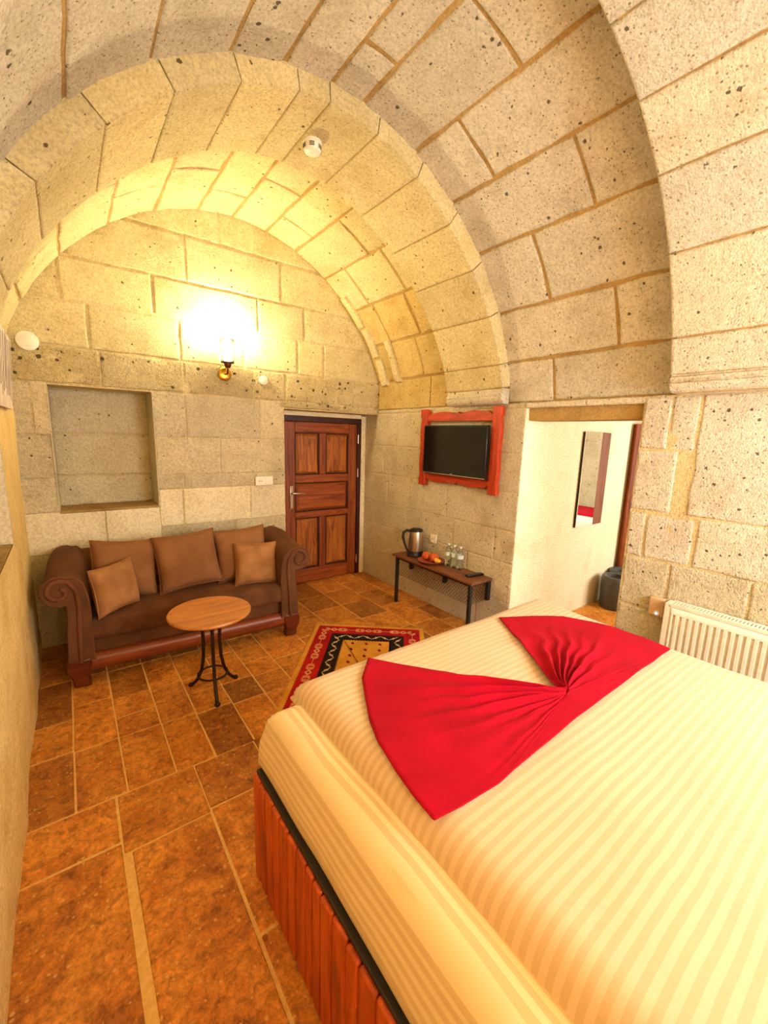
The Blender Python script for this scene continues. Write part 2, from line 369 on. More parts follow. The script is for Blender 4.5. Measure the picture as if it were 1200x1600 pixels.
CX, CZ, R_MAIN, R_B, R_A = 1.264, 1.80, 1.557, 1.455, 1.355
XL, XR, YB = -0.267, 2.795, 3.848
def r_main(th): return R_MAIN+0.014*math.cos(4*th)
def r_c(th): return 1.572+0.016*math.cos(4*th)
def r_b(th): return R_B+0.028*math.cos(4*th)+(0.035*min(1, max(0, (th-PI/2)/(PI/2)))**2)
def r_a(th): return R_A+0.05*math.exp(-(math.degrees(th)/10)**2)+0.05*math.exp(-(math.degrees(PI-th)/10)**2)
def arch(rf):
    def fn(u, v, w):     # u = angle in degrees, v = y, w = inward offset
        th = math.radians(u); r = rf(th)-w
        return (CX+r*math.cos(th), v, CZ+r*math.sin(th))
    return fn
JG = 0.010   # half joint width
def course(fn, th, ys, mat, parent, w0=-0.03, w1=0.0, rr=1.5, jg=JG, name='stone', rnd=0.003, **kw):
    g = math.degrees(jg/rr)
    for i in range(len(ys)-1):
        block(name, fn, th[0]+g, th[1]-g, ys[i]+jg, ys[i+1]-jg, w0, w1+random.uniform(-rnd, rnd), mat, parent, size=(math.radians(1)*rr, 1), **kw)

# ------------------------------------------------------------------ room shell
def shell_arc(rin, rout, y0, y1, a0=0, a1=180, n=72, mb=None):
    mb = mb or MB(); vs = []; fs = []
    for i in range(n+1):
        th = math.radians(a0+(a1-a0)*i/n); c, s = math.cos(th), math.sin(th)
        ri = rin(th) if callable(rin) else rin
        for r, y in ((ri, y0), (ri, y1), (rout, y1), (rout, y0)): vs.append((CX+r*c, y, CZ+r*s))
    for i in range(n):
        for k in range(4): fs.append((4*i+k, 4*i+(k+1) % 4, 4*i+4+(k+1) % 4, 4*i+4+k))
    fs += [(0, 1, 2, 3), (4*n+3, 4*n+2, 4*n+1, 4*n)]
    return mb.add(vs, fs)
Y_B0, Y_B1, Y_A0, Y_A1 = 2.134, 2.72, 0.28, 0.95
ceiling = tag(build('ceiling', shell_arc(lambda t: r_c(t)+0.009, 1.78, Y_B1-0.1, 4.5, mb=shell_arc(lambda t: r_main(t)+0.009, 1.78, NEAR_Y-0.1, Y_B1-0.1)), M['mortar'], smooth=60), 'barrel vault of large pale stone blocks with ochre mortar', kind='structure')
Y_B0, Y_B1, Y_A0, Y_A1 = 2.134, 2.72, 0.28, 0.95
fm = arch(r_main); fc = arch(r_c); fb = arch(r_b); fa = arch(r_a)
main_th = [4.8, 16, 29.2, 44.8, 58, 71.3, 85, 92, 101.2, 110.7, 124.2, 138.7, 152, 165, 177]
main_hd = {0: [1.755], 1: [1.31], 2: [1.72], 3: [1.33], 4: [1.80], 5: [1.41], 6: [1.84], 7: [1.3], 8: [], 9: [1.45], 10: [], 11: [1.5], 12: [1.35], 13: [1.7]}
for i in range(len(main_th)-1):
    course(fm, main_th[i:i+2], [Y_A1-0.02]+sorted(main_hd[i])+[Y_B0+0.02], M['stone'], ceiling, rr=1.55)
    course(fm, main_th[i:i+2], [NEAR_Y, Y_A0+0.02] if i % 2 else [NEAR_Y, -0.35, Y_A0+0.02], M['stone'], ceiling, rr=1.55)
c_th = [15.6, 29, 43, 57, 69.5, 80, 90.3, 100.2, 112, 125, 140, 155, 168, 177]
c_hd = {0: [3.1, 3.52], 1: [3.0, 3.45], 2: [2.95, 3.5], 3: [3.09], 4: [3.5], 5: [3.15], 6: [3.48], 7: [3.2], 8: [3.42], 9: [3.2], 10: [3.45], 11: [3.3], 12: [3.1]}
for i in range(len(c_th)-1):
    course(fc, c_th[i:i+2], [Y_B1-0.02]+c_hd[i]+[YB-0.004], M['stone_ochre'] if i < 2 else M['stone_warm'], ceiling, rr=1.57, amp=0.006)

# far rib (B): full voussoirs from soffit to vault
trim_1 = tag(build('trim_1', shell_arc(lambda t: r_b(t)+0.009, 1.60, Y_B0+0.012, Y_B1-0.02, 5.4, 174.6), M['mortar'], smooth=60), 'stone transverse arch rib carried on moulded corbels over the sofa end', kind='structure')
b_th = [9.5, 16.2, 29.8, 43, 55.8, 68.8, 81, 92.4, 98.9, 110.3, 123, 136.2, 150.5, 162, 172.5]
for i in range(len(b_th)-1):
    course(fb, b_th[i:i+2], [Y_B0-JG, Y_B1+JG], M['stone_warm'], trim_1, w0=-0.14, rr=1.46, jg=0.003, name='voussoir', amp=0.002, rim=0.006, rnd=0.001, jit=0.003)
# near rib (A)
trim_2 = tag(build('trim_2', shell_arc(lambda t: r_a(t)+0.009, 1.60, Y_A0+0.012, Y_A1-0.02, 5, 175), M['mortar'], smooth=60), 'deep stone arch rib above the radiator', kind='structure')
a_th = [9, 16.8, 33.5, 47.9, 60.6, 73, 86, 99, 112, 126, 140, 155, 170.5]
for i in range(len(a_th)-1):
    course(fa, a_th[i:i+2], [Y_A0-JG, Y_A1+JG], M['stone'], trim_2, w0=-0.24, rr=1.36, jg=0.004, name='voussoir', amp=0.002, rim=0.006, rnd=0.001, jit=0.003)
def corbel(parent, y0, y1, xin, side):
    """moulded springer stone under a rib; profile in x-z swept along y"""
    s = 1 if side > 0 else -1; X0 = XR+0.02 if side > 0 else XL-0.02
    d = (XR-xin) if side > 0 else (xin-XL)
    prof = [(0.02, 1.925), (-d+0.035, 1.928), (-d+0.012, 1.942), (-d-0.004, 1.958), (-d-0.008, 1.972), (-d+0.006, 1.978), (-d+0.006, 1.984), (-d-0.006, 1.992), (-d-0.006, 2.004), (-d+0.008, 2.010), (-d+0.010, 2.045), (0.02, 2.045)]
    poly = [((XR+p[0]) if side > 0 else (XL-p[0]), p[1]) for p in prof]
    build('corbel', MB().prism(poly, y0, y1, 'y'), M['stone'], parent, bevel=0.006)
corbel(trim_1, Y_B0-0.004, Y_B1+0.004, CX+r_b(math.radians(9.5))*math.cos(math.radians(9.5)), 1)
corbel(trim_1, Y_B0-0.004, Y_B1+0.004, CX+r_b(math.radians(172))*math.cos(math.radians(172)), -1)
corbel(trim_2, Y_A0-0.004, Y_A1+0.004, CX+r_a(math.radians(9))*math.cos(math.radians(9)), 1)
corbel(trim_2, Y_A0-0.004, Y_A1+0.004, CX+r_a(math.radians(171))*math.cos(math.radians(171)), -1)

# --- back wall with niche and door recess
NX0, NX1, NZ0, NZ1, ND = -0.078, 0.58, 1.03, 1.942, 0.30
DX0, DX1, DZ1, DY = 1.69, XR, 1.882, 4.10
WB = YB+0.005
mb = MB()
mb.box(-0.6, NX0, WB, 4.5, 0, 3.5).box(NX0, NX1, WB, 4.5, 0, NZ0).box(NX0, NX1, WB, 4.5, NZ1, 3.5).box(NX1, DX0, WB, 4.5, 0, 3.5)
mb.box(DX0, 3.3, WB, 4.5, DZ1, 3.5).box(NX0, NX1, YB+ND, 4.5, NZ0, NZ1).box(DX0, 3.3, 4.2, 4.5, 0, DZ1)
wall_back = tag(build('wall_back', mb, M['mortar_light']), 'far end wall of rough pale stone with niche and door recess', kind='structure')
def fback(u, v, w): return (u, YB-w, v)
def span(z): 
    k = max(0, 1.60**2-(z-CZ)**2); return CX-math.sqrt(k), CX+math.sqrt(k)
def row(z0, z1, xs, mat, amp=0.004, rim=0.006, jg=0.007, w=0.0, jit=0.007, freq=9):
    for a, b in zip(xs[:-1], xs[1:]):
        if b-a > 0.03: block('stone', fback, a+jg, b-jg, z0+jg, z1-jg, -0.03, w+random.uniform(-0.002, 0.002), mat, wall_back, amp=amp, rim=rim, jit=jit, freq=freq, du=0.06)
l, r = XL-0.02, XR+0.02
row(3.155, 3.42, [span(3.155)[0]+.05, 1.15, span(3.155)[1]-.05], M['stone_warm'])
row(2.815, 3.155, [span(2.815)[0]+.03, 0.10, 0.873, 1.674, span(2.815)[1]-.03], M['stone_warm'])
row(2.525, 2.815, [span(2.525)[0]+.02, 0.05, 0.626, 1.454, 1.90, span(2.525)[1]-.02], M['stone_warm'])
row(2.205, 2.525, [span(2.205)[0], 0.196, 0.80, 1.32, 1.832, 2.114, span(2.205)[1]], M['stone_warm'])
row(1.95, 2.205, [l, 0.25, 0.817, 1.40, DX0+0.02, r], M['stone_rough'], amp=0.012, jg=0.005, freq=11)
row(1.89, 1.95, [DX0-0.05, 2.3, r], M['stone_rough'], amp=0.003, jg=0.002, rim=0.006)
row(1.596, 1.95, [l, NX0-0.09, NX0], M['stone_wall'], amp=0.008, jg=0.0025, rim=0.004)
row(1.596, 1.95, [NX1, 0.817, 1.449, DX0], M['stone_wall'], amp=0.007, jg=0.0035, rim=0.004)
row(1.283, 1.596, [l, NX0], M['stone_wall'], amp=0.008, jg=0.0025, rim=0.004)
row(1.283, 1.596, [NX1, 1.087, DX0], M['stone_wall'], jg=0.003, rim=0.004)
row(1.163, 1.283, [l, NX0], M['stone_wall'], jg=0.0025, rim=0.004)
row(1.163, 1.283, [NX1, 0.784, 1.169, 1.40, DX0], M['stone_wall'], jg=0.003, rim=0.004)
row(1.03, 1.163, [l, NX0], M['stone_wall'], jg=0.0025, rim=0.004)
row(0.85, 1.163, [NX1+0.0, 0.765, 1.344, DX0], M['plaster_light'], amp=0.004, jg=0.0025, rim=0.004)
row(0.72, 1.03, [l, 0.2, NX1], M['plaster_light'], amp=0.004, jg=0.0025, rim=0.004)
row(0.36, 0.72, [l, 0.35, 0.95, DX0], M['stone_wall'], jg=0.003, rim=0.004)
row(0.72, 0.85, [NX1, 1.2, DX0], M['stone_wall'], jg=0.003, rim=0.004)
row(0.0, 0.36, [l, 0.3, 0.9, DX0], M['stone_wall'], jg=0.003, rim=0.004)
# niche lining stones, sill
def fnb(u, v, w): return (u, YB+ND-w, v)
for z0, z1 in ((NZ0, 1.27), (1.27, 1.60), (1.60, NZ1)):
    block('stone', fnb, NX0+0.002, NX1-0.002, z0+0.006, z1-0.006, -0.02, 0.010, M['stone_wall'], wall_back, amp=0.004, jit=0.002)
build('niche_sill', MB().box(NX0, NX1, YB-0.004, YB+ND, NZ0-0.012, NZ0+0.006), M['mortar'], wall_back, bevel=0.004)
for xa, xb in ((NX0-0.004, NX0+0.006), (NX1-0.006, NX1+0.004)):
    build('niche_lining', MB().box(xa, xb, YB-0.004, YB+ND, NZ0, NZ1), M['stone_wall'], wall_back, bevel=0.003)
# corner strips where vault meets the end wall
for (a0, a1, y0, y1) in ((14, 24, 3.66, 3.76), (25, 36, 3.69, 3.78), (37, 49, 3.72, 3.80), (15, 30, 3.45, 3.52)):
    block('corner_strip', fc, a0, a1, y0, y1, -0.01, 0.035, M['stone_warm'], ceiling, amp=0.006, jit=0.012, size=(math.radians(1)*1.55, 1))

# --- right wall with the opening to the next room
OY0, OY1, OZ = 1.135, 1.957, 1.893
mb = MB(); XW = XR+0.005
mb.box(XW, 3.24, NEAR_Y-0.1, OY0, 0, 1.93).box(XW, 3.24, OY1, 4.5, 0, 1.93).box(XW, 3.24, OY0, OY1, OZ, 1.925).box(2.86, 3.24, NEAR_Y-0.1, 4.5, 1.93, 2.45)
wall_right = tag(build('wall_right', mb, M['mortar_light']), 'right stone wall with doorway opening', kind='structure')
def fright(u, v, w): return (XR-w, u, v)
def rrow(z0, z1, ys, mat, amp=0.0035, jg=0.005, rim=0.006, w=0.0, jit=0.006):
    ys = sorted(ys)
    for a, b in zip(ys[:-1], ys[1:]):
        block('stone', fright, a+jg, b-jg, z0+jg, z1-jg, -0.03, w+random.uniform(-0.002, 0.002), mat, wall_right, amp=amp, rim=rim, jit=jit, du=0.06)
E_ = 4.16
rrow(1.93, 2.225, [Y_B1-0.02, 3.02, YB], M['stone_ochre'], amp=0.008)
rrow(1.893, 1.935, [OY1, 2.7, 3.2, YB], M['stone_wall'], jg=0.003, rim=0.006)
rrow(1.893, 1.932, [OY0-0.1, 1.5, OY1], M['stone'], jg=0.002, rim=0.004)
rrow(1.552, 1.893, [OY1, 2.35, 3.13, 3.51, E_], M['stone_wall'], jg=0.003, rim=0.004)
rrow(1.24, 1.552, [OY1, 2.55, 3.117, 3.72, E_], M['stone_wall'], jg=0.003, rim=0.004)
rrow(0.925, 1.24, [OY1, 2.722, 3.25, 3.64, E_], M['stone_wall'], jg=0.003, rim=0.004)
rrow(0.66, 0.925, [OY1, 2.154, 2.62, 3.3, E_], M['stone_wall'], jg=0.003, rim=0.004)
rrow(0.33, 0.66, [OY1, 2.437, 3.1, 3.6, E_], M['stone_wall'], jg=0.003, rim=0.004)
rrow(0.0, 0.33, [OY1, 2.3, 2.95, 3.45, E_], M['stone_wall'], jg=0.003, rim=0.004)
# near part
rrow(1.25, 1.93, [NEAR_Y, -0.45, 0.18, 0.845], M['stone'], jg=0.008, amp=0.006)
rrow(1.62, 1.93, [0.845, 0.984, OY0], M['stone'], amp=0.006)
rrow(1.25, 1.62, [0.92, OY0], M['stone'], amp=0.006)
rrow(0.96, 1.25, [NEAR_Y, -0.2, 0.34, 0.775], M['stone'], amp=0.006)
rrow(0.96, 1.235, [0.785, 1.035, OY0], M['stone'], amp=0.006)
rrow(0.64, 0.96, [NEAR_Y, 0.0, 0.50, 0.875, OY0], M['stone_wall'], amp=0.007)
rrow(0.32, 0.64, [NEAR_Y, -0.3, 0.3, 0.8, OY0], M['stone_wall'])
rrow(0.0, 0.32, [NEAR_Y, -0.1, 0.45, OY0], M['stone_wall'])
# jamb, lintel linings of the opening
build('jamb_lining', MB().box(XR+0.006, 3.245, OY1-0.002, OY1+0.02, 0, OZ+0.003), M['plaster_light'], wall_right, bevel=0.006)
build('jamb_lining', MB().box(XR+0.006, 3.245, OY0-0.02, OY0+0.002, 0, OZ+0.003), M['plaster_light'], wall_right, bevel=0.006)
build('lintel_lining', MB().box(XR+0.006, 3.245, OY0, OY1, OZ-0.002, OZ+0.02), M['stone_wall'], wall_right, bevel=0.006)

# --- left wall: rough plaster with an arched niche
LY0, LY1, LZ0, LZ1 = NEAR_Y+4.868/96*62, NEAR_Y+4.868/96*77, 1.98/48*25, 1.98/48*39
mb = MB(); ny, nz = 96, 48
Yg = [NEAR_Y+(YB+0.02-NEAR_Y)*i/ny for i in range(ny+1)]; Zg = [1.98*j/nz for j in range(nz+1)]
def inn(y, z):
    if not (LY0 < y < LY1 and z > LZ0): return False
    return z < LZ1
vs = []
for z in Zg:
    for y in Yg:
        d = noise.noise(Vector((y*2.2, z*2.2, 5)))*0.016+noise.noise(Vector((y*7, z*7, 8)))*0.006
        k = min(1, max(abs(y-(LY0+LY1)/2)-(LY1-LY0)/2, abs(z-(LZ0+LZ1)/2)-(LZ1-LZ0)/2, 0)/0.10)
        vs.append((XL+(d*0.8-0.002)*k, y, z))
fs = []
for j in range(nz):
    for i in range(ny):
        if inn((Yg[i]+Yg[i+1])/2, (Zg[j]+Zg[j+1])/2): continue
        fs.append((j*(ny+1)+i, j*(ny+1)+i+1, (j+1)*(ny+1)+i+1, (j+1)*(ny+1)+i))
mb.add(vs, fs)
wall_left = build('wall_left', mb, M['plaster'], smooth=60)
tag(wall_left, 'left wall of uneven warm plaster', kind='structure')
mb = MB().box(-0.75, -0.62, NEAR_Y-0.1, 4.5, 0, 2.1).box(-0.62, XL-0.02, NEAR_Y-0.1, LY0-0.03, 0, 2.05).box(-0.62, XL-0.02, LY1+0.03, 4.5, 0, 2.05)
mb.box(-0.62, XL-0.02, LY0-0.03, LY1+0.03, 0, LZ0-0.03).box(-0.62, XL-0.02, LY0-0.03, LY1+0.03, LZ1+0.03, 2.05)
mb.box(-0.62, XL-0.001, LY0-0.03, LY0, LZ0-0.03, LZ1+0.03).box(-0.62, XL-0.001, LY1, LY1+0.03, LZ0-0.03, LZ1+0.03).box(-0.62, XL-0.001, LY0, LY1, LZ1, LZ1+0.03)
build('niche_lining', mb, M['plaster_light'], wall_left)
build('niche_sill', MB().box(-0.62, XL-0.004, LY0, LY1, LZ0-0.03, LZ0), M['mortar'], wall_left, bevel=0.006)

# --- near wall with the window (behind the camera)
WX0, WX1, WZ0, WZ1 = 1.35, 2.65, 1.2, 2.3
mb = MB().box(-0.6, WX0, NEAR_Y-0.3, NEAR_Y, 0, 3.5).box(WX1, 3.3, NEAR_Y-0.3, NEAR_Y, 0, 3.5).box(WX0, WX1, NEAR_Y-0.3, NEAR_Y, 0, WZ0).box(WX0, WX1, NEAR_Y-0.3, NEAR_Y, WZ1, 3.5)
wall_near = tag(build('wall_near', mb, M['stone_wall']), 'end wall with the window behind the bed head', kind='structure')
mb = MB()
for a, b, c, d in ((WX0, WX1, WZ0, WZ0+.05), (WX0, WX1, WZ1-.05, WZ1), (WX0, WX0+.05, WZ0, WZ1), (WX1-.05, WX1, WZ0, WZ1), (1.975, 2.025, WZ0, WZ1)):
    mb.box(a, b, NEAR_Y-0.16, NEAR_Y-0.10, c, d)
window_1 = tag(build('window_1', mb, M['mahogany'], bevel=0.004), 'wooden two-leaf window above the bed head', kind='structure')

for xa, xb in ((WX0+.05, 1.975), (2.025, WX1-.05)): build('pane', MB().box(xa, xb, NEAR_Y-0.135, NEAR_Y-0.13, WZ0+.05, WZ1-.05), M['shade'], window_1)
# --- floor and tiles
floor = tag(build('floor', MB().box(-0.65, 7.6, NEAR_Y-0.9, 4.5, -0.15, -0.004), M['grout']), 'floor of orange brown travertine tiles with pale grout', kind='structure')
def ftile(x0, x1, y0, y1, g=0.0045):
    h = random.uniform(-0.0012, 0.0012)
    p = [(x0+g, y0+g), (x1-g, y0+g), (x1-g, y1-g), (x0+g, y1-g)]
    p = [(a+random.uniform(-.002, .002), b+random.uniform(-.002, .002)) for a, b in p]
    build('tile', MB().prism(p, -0.02, h, 'z'), M['tile'], floor, bevel=0.003, seg=1)
def col_tiles(x0, x1, ys, g=0.0045):
    for a, b in zip(ys[:-1], ys[1:]): ftile(x0, x1, a, b, g)
col_tiles(-0.29, 0.048, [-1.0, -0.1, 0.85, 1.757, 2.025], 0.006)
col_tiles(0.07, 0.378, [-1.0, -0.35, 0.62, 1.695], 0.007); ftile(0.048, 0.378, 1.695, 2.02)
col_tiles(0.378, 0.68, [-1.0, 0.2, 1.12, 1.713, 2.015]); 
col_tiles(0.68, 1.10, [-1.0, 0.0, 1.0, 1.60, 2.03])
mid = [(-0.29, -0.1, [2.025, 2.466, 2.767, 3.235, 3.6, 3.86]), (-0.1, 0.097, [2.025, 2.452, 2.89, 3.24, 3.6, 3.86]), (0.097, 0.302, [2.02, 2.448, 2.64, 2.85, 3.22, 3.6, 3.86]),
       (0.302, 0.486, [2.018, 2.44, 2.84, 3.22, 3.6, 3.86]), (0.486, 0.692, [2.015, 2.42, 2.648, 2.83, 3.20, 3.6, 3.86]), (0.692, 0.897, [2.015, 2.395, 2.64, 3.04, 3.4, 3.86]),
       (0.897, 1.10, [2.03, 2.39, 2.62, 2.82, 3.23, 3.6, 3.86])]
for a, b, ys in mid: col_tiles(a, b, ys)
for a, b, ys in [(1.10, 1.40, [-1, 0, 1, 1.55, 1.95, 2.36, 2.75, 3.2, 3.6, 3.86]), (1.40, 1.725, [-1, 0, 1, 1.45, 1.8, 2.2, 2.55, 2.95, 3.3, 3.69, 4.15]), (1.725, 2.04, [-1, 0, 1, 1.6, 1.98, 2.3, 2.66, 3.02, 3.345, 3.685, 4.15]),
                 (2.04, 2.345, [-1, 0, 1, 1.5, 1.86, 2.2, 2.64, 2.98, 3.342, 3.72, 4.15]), (2.345, 2.63, [-1, 0, 1, 1.6, 1.9, 2.28, 2.625, 3.105, 3.515, 3.86, 4.15]), (2.63, 2.83, [-1, 0, 1, 1.5, 1.9, 2.2, 2.55, 2.9, 3.3, 3.7, 4.15])]:
    col_tiles(a, b, ys)
for i in range(9):
    for j in range(6): ftile(2.83+i*0.5, 2.83+(i+1)*0.5, -0.9+j*0.48+(0.2 if i % 2 else 0), -0.9+(j+1)*0.48+(0.2 if i % 2 else 0)) if -0.9+(j+1)*0.48+(0.2 if i % 2 else 0) < 2.2 else None

# --- neighbouring room
SYW = 1.985
wall_side = tag(build('wall_side', MB().box(3.2, 7.6, SYW, SYW+0.25, 0, 2.6), M['plaster_light']), 'pale plaster wall of the next room carrying the mirror', kind='structure')
tag(build('wall_next_end', MB().box(7.3, 7.6, -0.95, SYW, 0, 2.6), M['stone_wall']), 'stone end wall of the next room', kind='structure')
tag(build('wall_next_near', MB().box(3.2, 7.6, -1.2, -0.9, 0, 2.6), M['plaster_light']), 'near wall of the next room', kind='structure')
tag(build('ceiling_next', MB().box(3.2, 7.6, -1.2, SYW+0.2, 2.45, 2.6), M['plaster_light']), 'ceiling of the next room', kind='structure')

# ------------------------------------------------------------------ entrance door
door_1 = thing('door_1', None, None, (0, 0, 0)); tag(door_1, 'red brown panelled wooden entrance door set deep in the end wall', kind='structure')
FX0, FX1, FZ = 1.715, 2.74, 1.838
mb = MB().box(FX0, FX0+0.075, DY-0.01, DY+0.06, 0, FZ).box(FX1-0.05, FX1, DY-0.01, DY+0.06, 0, FZ).box(FX0+0.075, FX1-0.05, DY-0.01, DY+0.06, FZ-0.06, FZ)
build('door_frame', mb, M['door_dark'], door_1, bevel=0.004)
LX0, LX1, LZ = 1.793, 2.687, 1.775
build('door_core', MB().box(LX0, LX1, DY+0.022, DY+0.05, 0.01, LZ), M['door_dark'], door_1)
def bar(x0, x1, z0, z1, mat, name): build(name, MB().box(x0, x1, DY, DY+0.03, z0, z1), mat, door_1, bevel=0.006)
bar(LX0, 1.915, 0.01, LZ, M['door'], 'stile'); bar(2.578, LX1, 0.01, LZ, M['door'], 'stile')
bar(1.916, 2.577, 1.668, LZ, M['door_h'], 'rail'); bar(1.916, 2.577, 1.135, 1.218, M['door_h'], 'rail'); bar(1.916, 2.577, 0.748, 0.815, M['door_h'], 'rail'); bar(1.916, 2.577, 0.01, 0.165, M['door_h'], 'rail')
bar(2.205, 2.283, 1.219, 1.667, M['door'], 'mullion'); bar(2.205, 2.283, 0.166, 0.747, M['door'], 'mullion')
def panel(x0, x1, z0, z1, mat):
    m = 0.014; q = 0.038; y0, y1 = DY+0.02, DY+0.004
    a = [(x0+m, z0+m), (x1-m, z0+m), (x1-m, z1-m), (x0+m, z1-m)]; b = [(x0+q, z0+q), (x1-q, z0+q), (x1-q, z1-q), (x0+q, z1-q)]
    vs = [(p[0], DY+0.024, p[1]) for p in a]+[(p[0], y0, p[1]) for p in a]+[(p[0], y1, p[1]) for p in b]
    fs = [(i, (i+1) % 4, 4+(i+1) % 4, 4+i) for i in range(4)]+[(4+i, 4+(i+1) % 4, 8+(i+1) % 4, 8+i) for i in range(4)]+[(8, 9, 10, 11)]
    build('panel', MB().add(vs, fs), mat, door_1)
    mo = MB()
    for (px0, px1, pz0, pz1) in ((x0, x1, z0, z0+0.012), (x0, x1, z1-0.012, z1), (x0, x0+0.012, z0, z1), (x1-0.012, x1, z0, z1)): mo.box(px0, px1, DY+0.004, DY+0.025, pz0, pz1)
    build('panel_moulding', mo, M['door_dark'], door_1, bevel=0.003)
for a in ((1.916, 2.204, 1.219, 1.667), (2.284, 2.577, 1.219, 1.667), (1.916, 2.204, 0.166, 0.747), (2.284, 2.577, 0.166, 0.747)): panel(*a, M['door_panel'])
panel(1.916, 2.577, 0.816, 1.134, M['door_h'])
hp = build('handle_plate', MB().box(1.85, 1.888, DY-0.008, DY, 0.858, 1.106), M['nickel'], door_1, bevel=0.004)
build('lever', MB().tube([(1.869, DY-0.006, 1.03), (1.869, DY-0.05, 1.03), (1.90, DY-0.055, 1.03), (2.0, DY-0.05, 1.022)], [0.011, 0.011, 0.012, 0.008], 10), M['nickel'], hp, smooth=60)
for z in (1.61, 1.223, 0.19): build('hinge', MB().lathe([(0.008, z-0.05), (0.008, z+0.05)], 10, (2.695, DY-0.012, 0)), M['nickel'], door_1, smooth=60)
build('plaster_reveal', MB().box(FX1, DX1+0.002, DY-0.012, DY+0.06, 0, FZ+0.03).box(DX0, FX1, DY-0.006, DY+0.06, FZ, DZ1), M['plaster_light'], wall_back, bevel=0.003)
# door leaf of the next room, standing open, with frame post
d2 = thing('door_2', None, None, (4.735, 1.915, 0), math.radians(-43)); tag(d2, 'dark red wooden door standing open in the next room', kind='structure')
build('leaf', MB().box(0, 0.8, -0.02, 0.02, 0.02, 1.86), M['door'], d2, bevel=0.004)
for z0, z1 in ((0.15, 0.85), (1.0, 1.7)): build('panel', MB().box(0.12, 0.68, -0.03, -0.02, z0, z1), M['door_h'], d2, bevel=0.006)
build('door_frame', MB().box(-0.06, 0.01, -0.03, 0.06, 0, 1.85), M['door'], d2, bevel=0.004)
for z in (0.3, 1.0, 1.65): build('hinge', MB().lathe([(0.008, z-0.05), (0.008, z+0.05)], 8, (0.0, -0.038, 0)), M['nickel'], d2, smooth=60)

# ------------------------------------------------------------------ bed
BX0, BX1, BY0, BY1, BZ = 0.44, 2.16, -0.78, 1.325, 0.45
bed = thing('bed', 'double bed with vertical orange brown plank base and striped cream mattress', 'bed', ((BX0+BX1)/2, (BY0+BY1)/2, 0))
bo = Vector(bed.location)
def bbuild(name, mb, mat, parent=bed, **kw):
    mb.v = [tuple(Vector(v)-bo) for v in mb.v]; return build(name, mb, mat, parent, **kw)
base = bbuild('base_box', MB().box(BX0+0.022, BX1-0.022, BY0+0.022, BY1-0.022, 0.0, BZ-0.004), M['black'])
y = BY1
while y > BY0+0.02:
    w = random.choice((0.046, 0.055, 0.062, 0.07)); y2 = max(y-w, BY0)
    bbuild('plank', MB().box(BX0+random.uniform(0, 0.003), BX0+0.02, y2+0.002, y-0.002, 0.004, BZ-0.012+random.uniform(-0.004, 0.003)), M['bed_wood'], bevel=0.007)
    y = y2
x = BX0
while x < BX1-0.02:
    w = random.choice((0.07, 0.085, 0.1)); x2 = min(x+w, BX1)
    bbuild('plank', MB().box(x+0.0015, x2-0.0015, BY1-0.02, BY1-random.uniform(0, 0.003), 0.004, BZ-0.012), M['bed_wood'], bevel=0.004)
    x = x2
bbuild('platform', MB().box(BX0+0.012, BX1-0.012, BY0+0.012, BY1-0.012, BZ-0.012, BZ+0.004), M['black'], bevel=0.003)
def softbox(x0, x1, y0, y1, z0, z1, r, wob=0.006, nx=36, ny=44, seed=0, rz=None, flare=0.0):
    """rounded box: superellipse style cap, open grid wrapped over; returns MB"""
    mb = MB(); rz = rz or r
    K = 7
    def axis(a, b, n):
        t = []
        for i in range(K): t.append((a+r*(1-math.cos(PI/2*i/K)), math.sin(PI/2*i/K)))
        for i in range(n+1): t.append((a+r+(b-a-2*r)*i/n, 1))
        for i in range(K-1, -1, -1): t.append((b-r*(1-math.cos(PI/2*i/K)), math.sin(PI/2*i/K)))
        return t
    ax, ay = axis(x0, x1, nx), axis(y0, y1, ny)
    nX, nY = len(ax), len(ay); vs = []
    for (yy, sy) in ay:
        for (xx, sx) in ax:
            hh = min(sx, sy) if sx < 1 and sy < 1 else sx*sy
            z = z1-rz+rz*hh
            d = noise.noise(Vector((xx*2.6, yy*2.6, seed)))*wob+noise.noise(Vector((xx*7, yy*7, seed+3)))*wob*0.35
            vs.append((xx, yy, z+d*hh))
    fs = [(j*nX+i, j*nX+i+1, (j+1)*nX+i+1, (j+1)*nX+i) for j in range(nY-1) for i in range(nX-1)]
    ring = [i for i in range(nX)]+[j*nX+nX-1 for j in range(1, nY)]+[(nY-1)*nX+i for i in range(nX-2, -1, -1)]+[j*nX for j in range(nY-2, 0, -1)]
    n = len(ring); prev = ring
    for lv in (0.66, 0.33, 0.06, 0.0):
        b0 = len(vs)
        for k in ring:
            p = Vector(vs[k]); c = Vector(((x0+x1)/2, (y0+y1)/2, 0)); zz = z0+(z1-rz-z0)*lv
            bul = 0.010*math.sin(PI*lv)+noise.noise(Vector((p.x*4, p.y*4, zz*6+seed)))*wob - (0.012 if lv == 0 else 0) + flare*(1-lv)**2
            dirv = Vector((-1 if p.x < x0+1e-4 else (1 if p.x > x1-1e-4 else 0), -1 if p.y < y0+1e-4 else (1 if p.y > y1-1e-4 else 0), 0))
            vs.append((p.x+dirv.x*bul, p.y+dirv.y*bul, zz))
        cur = list(range(b0, b0+n))
        for i in range(n): fs.append((prev[i], prev[(i+1) % n], cur[(i+1) % n], cur[i]))
        prev = cur
    fs.append(tuple(prev))
    return mb.add(vs, fs)
bbuild('mattress', softbox(0.487, 2.12, -0.74, 1.312, BZ+0.004, 0.693, 0.085, 0.006, seed=1, flare=0.020), M['sheet_y'], smooth=70)
TOPZ = 0.765
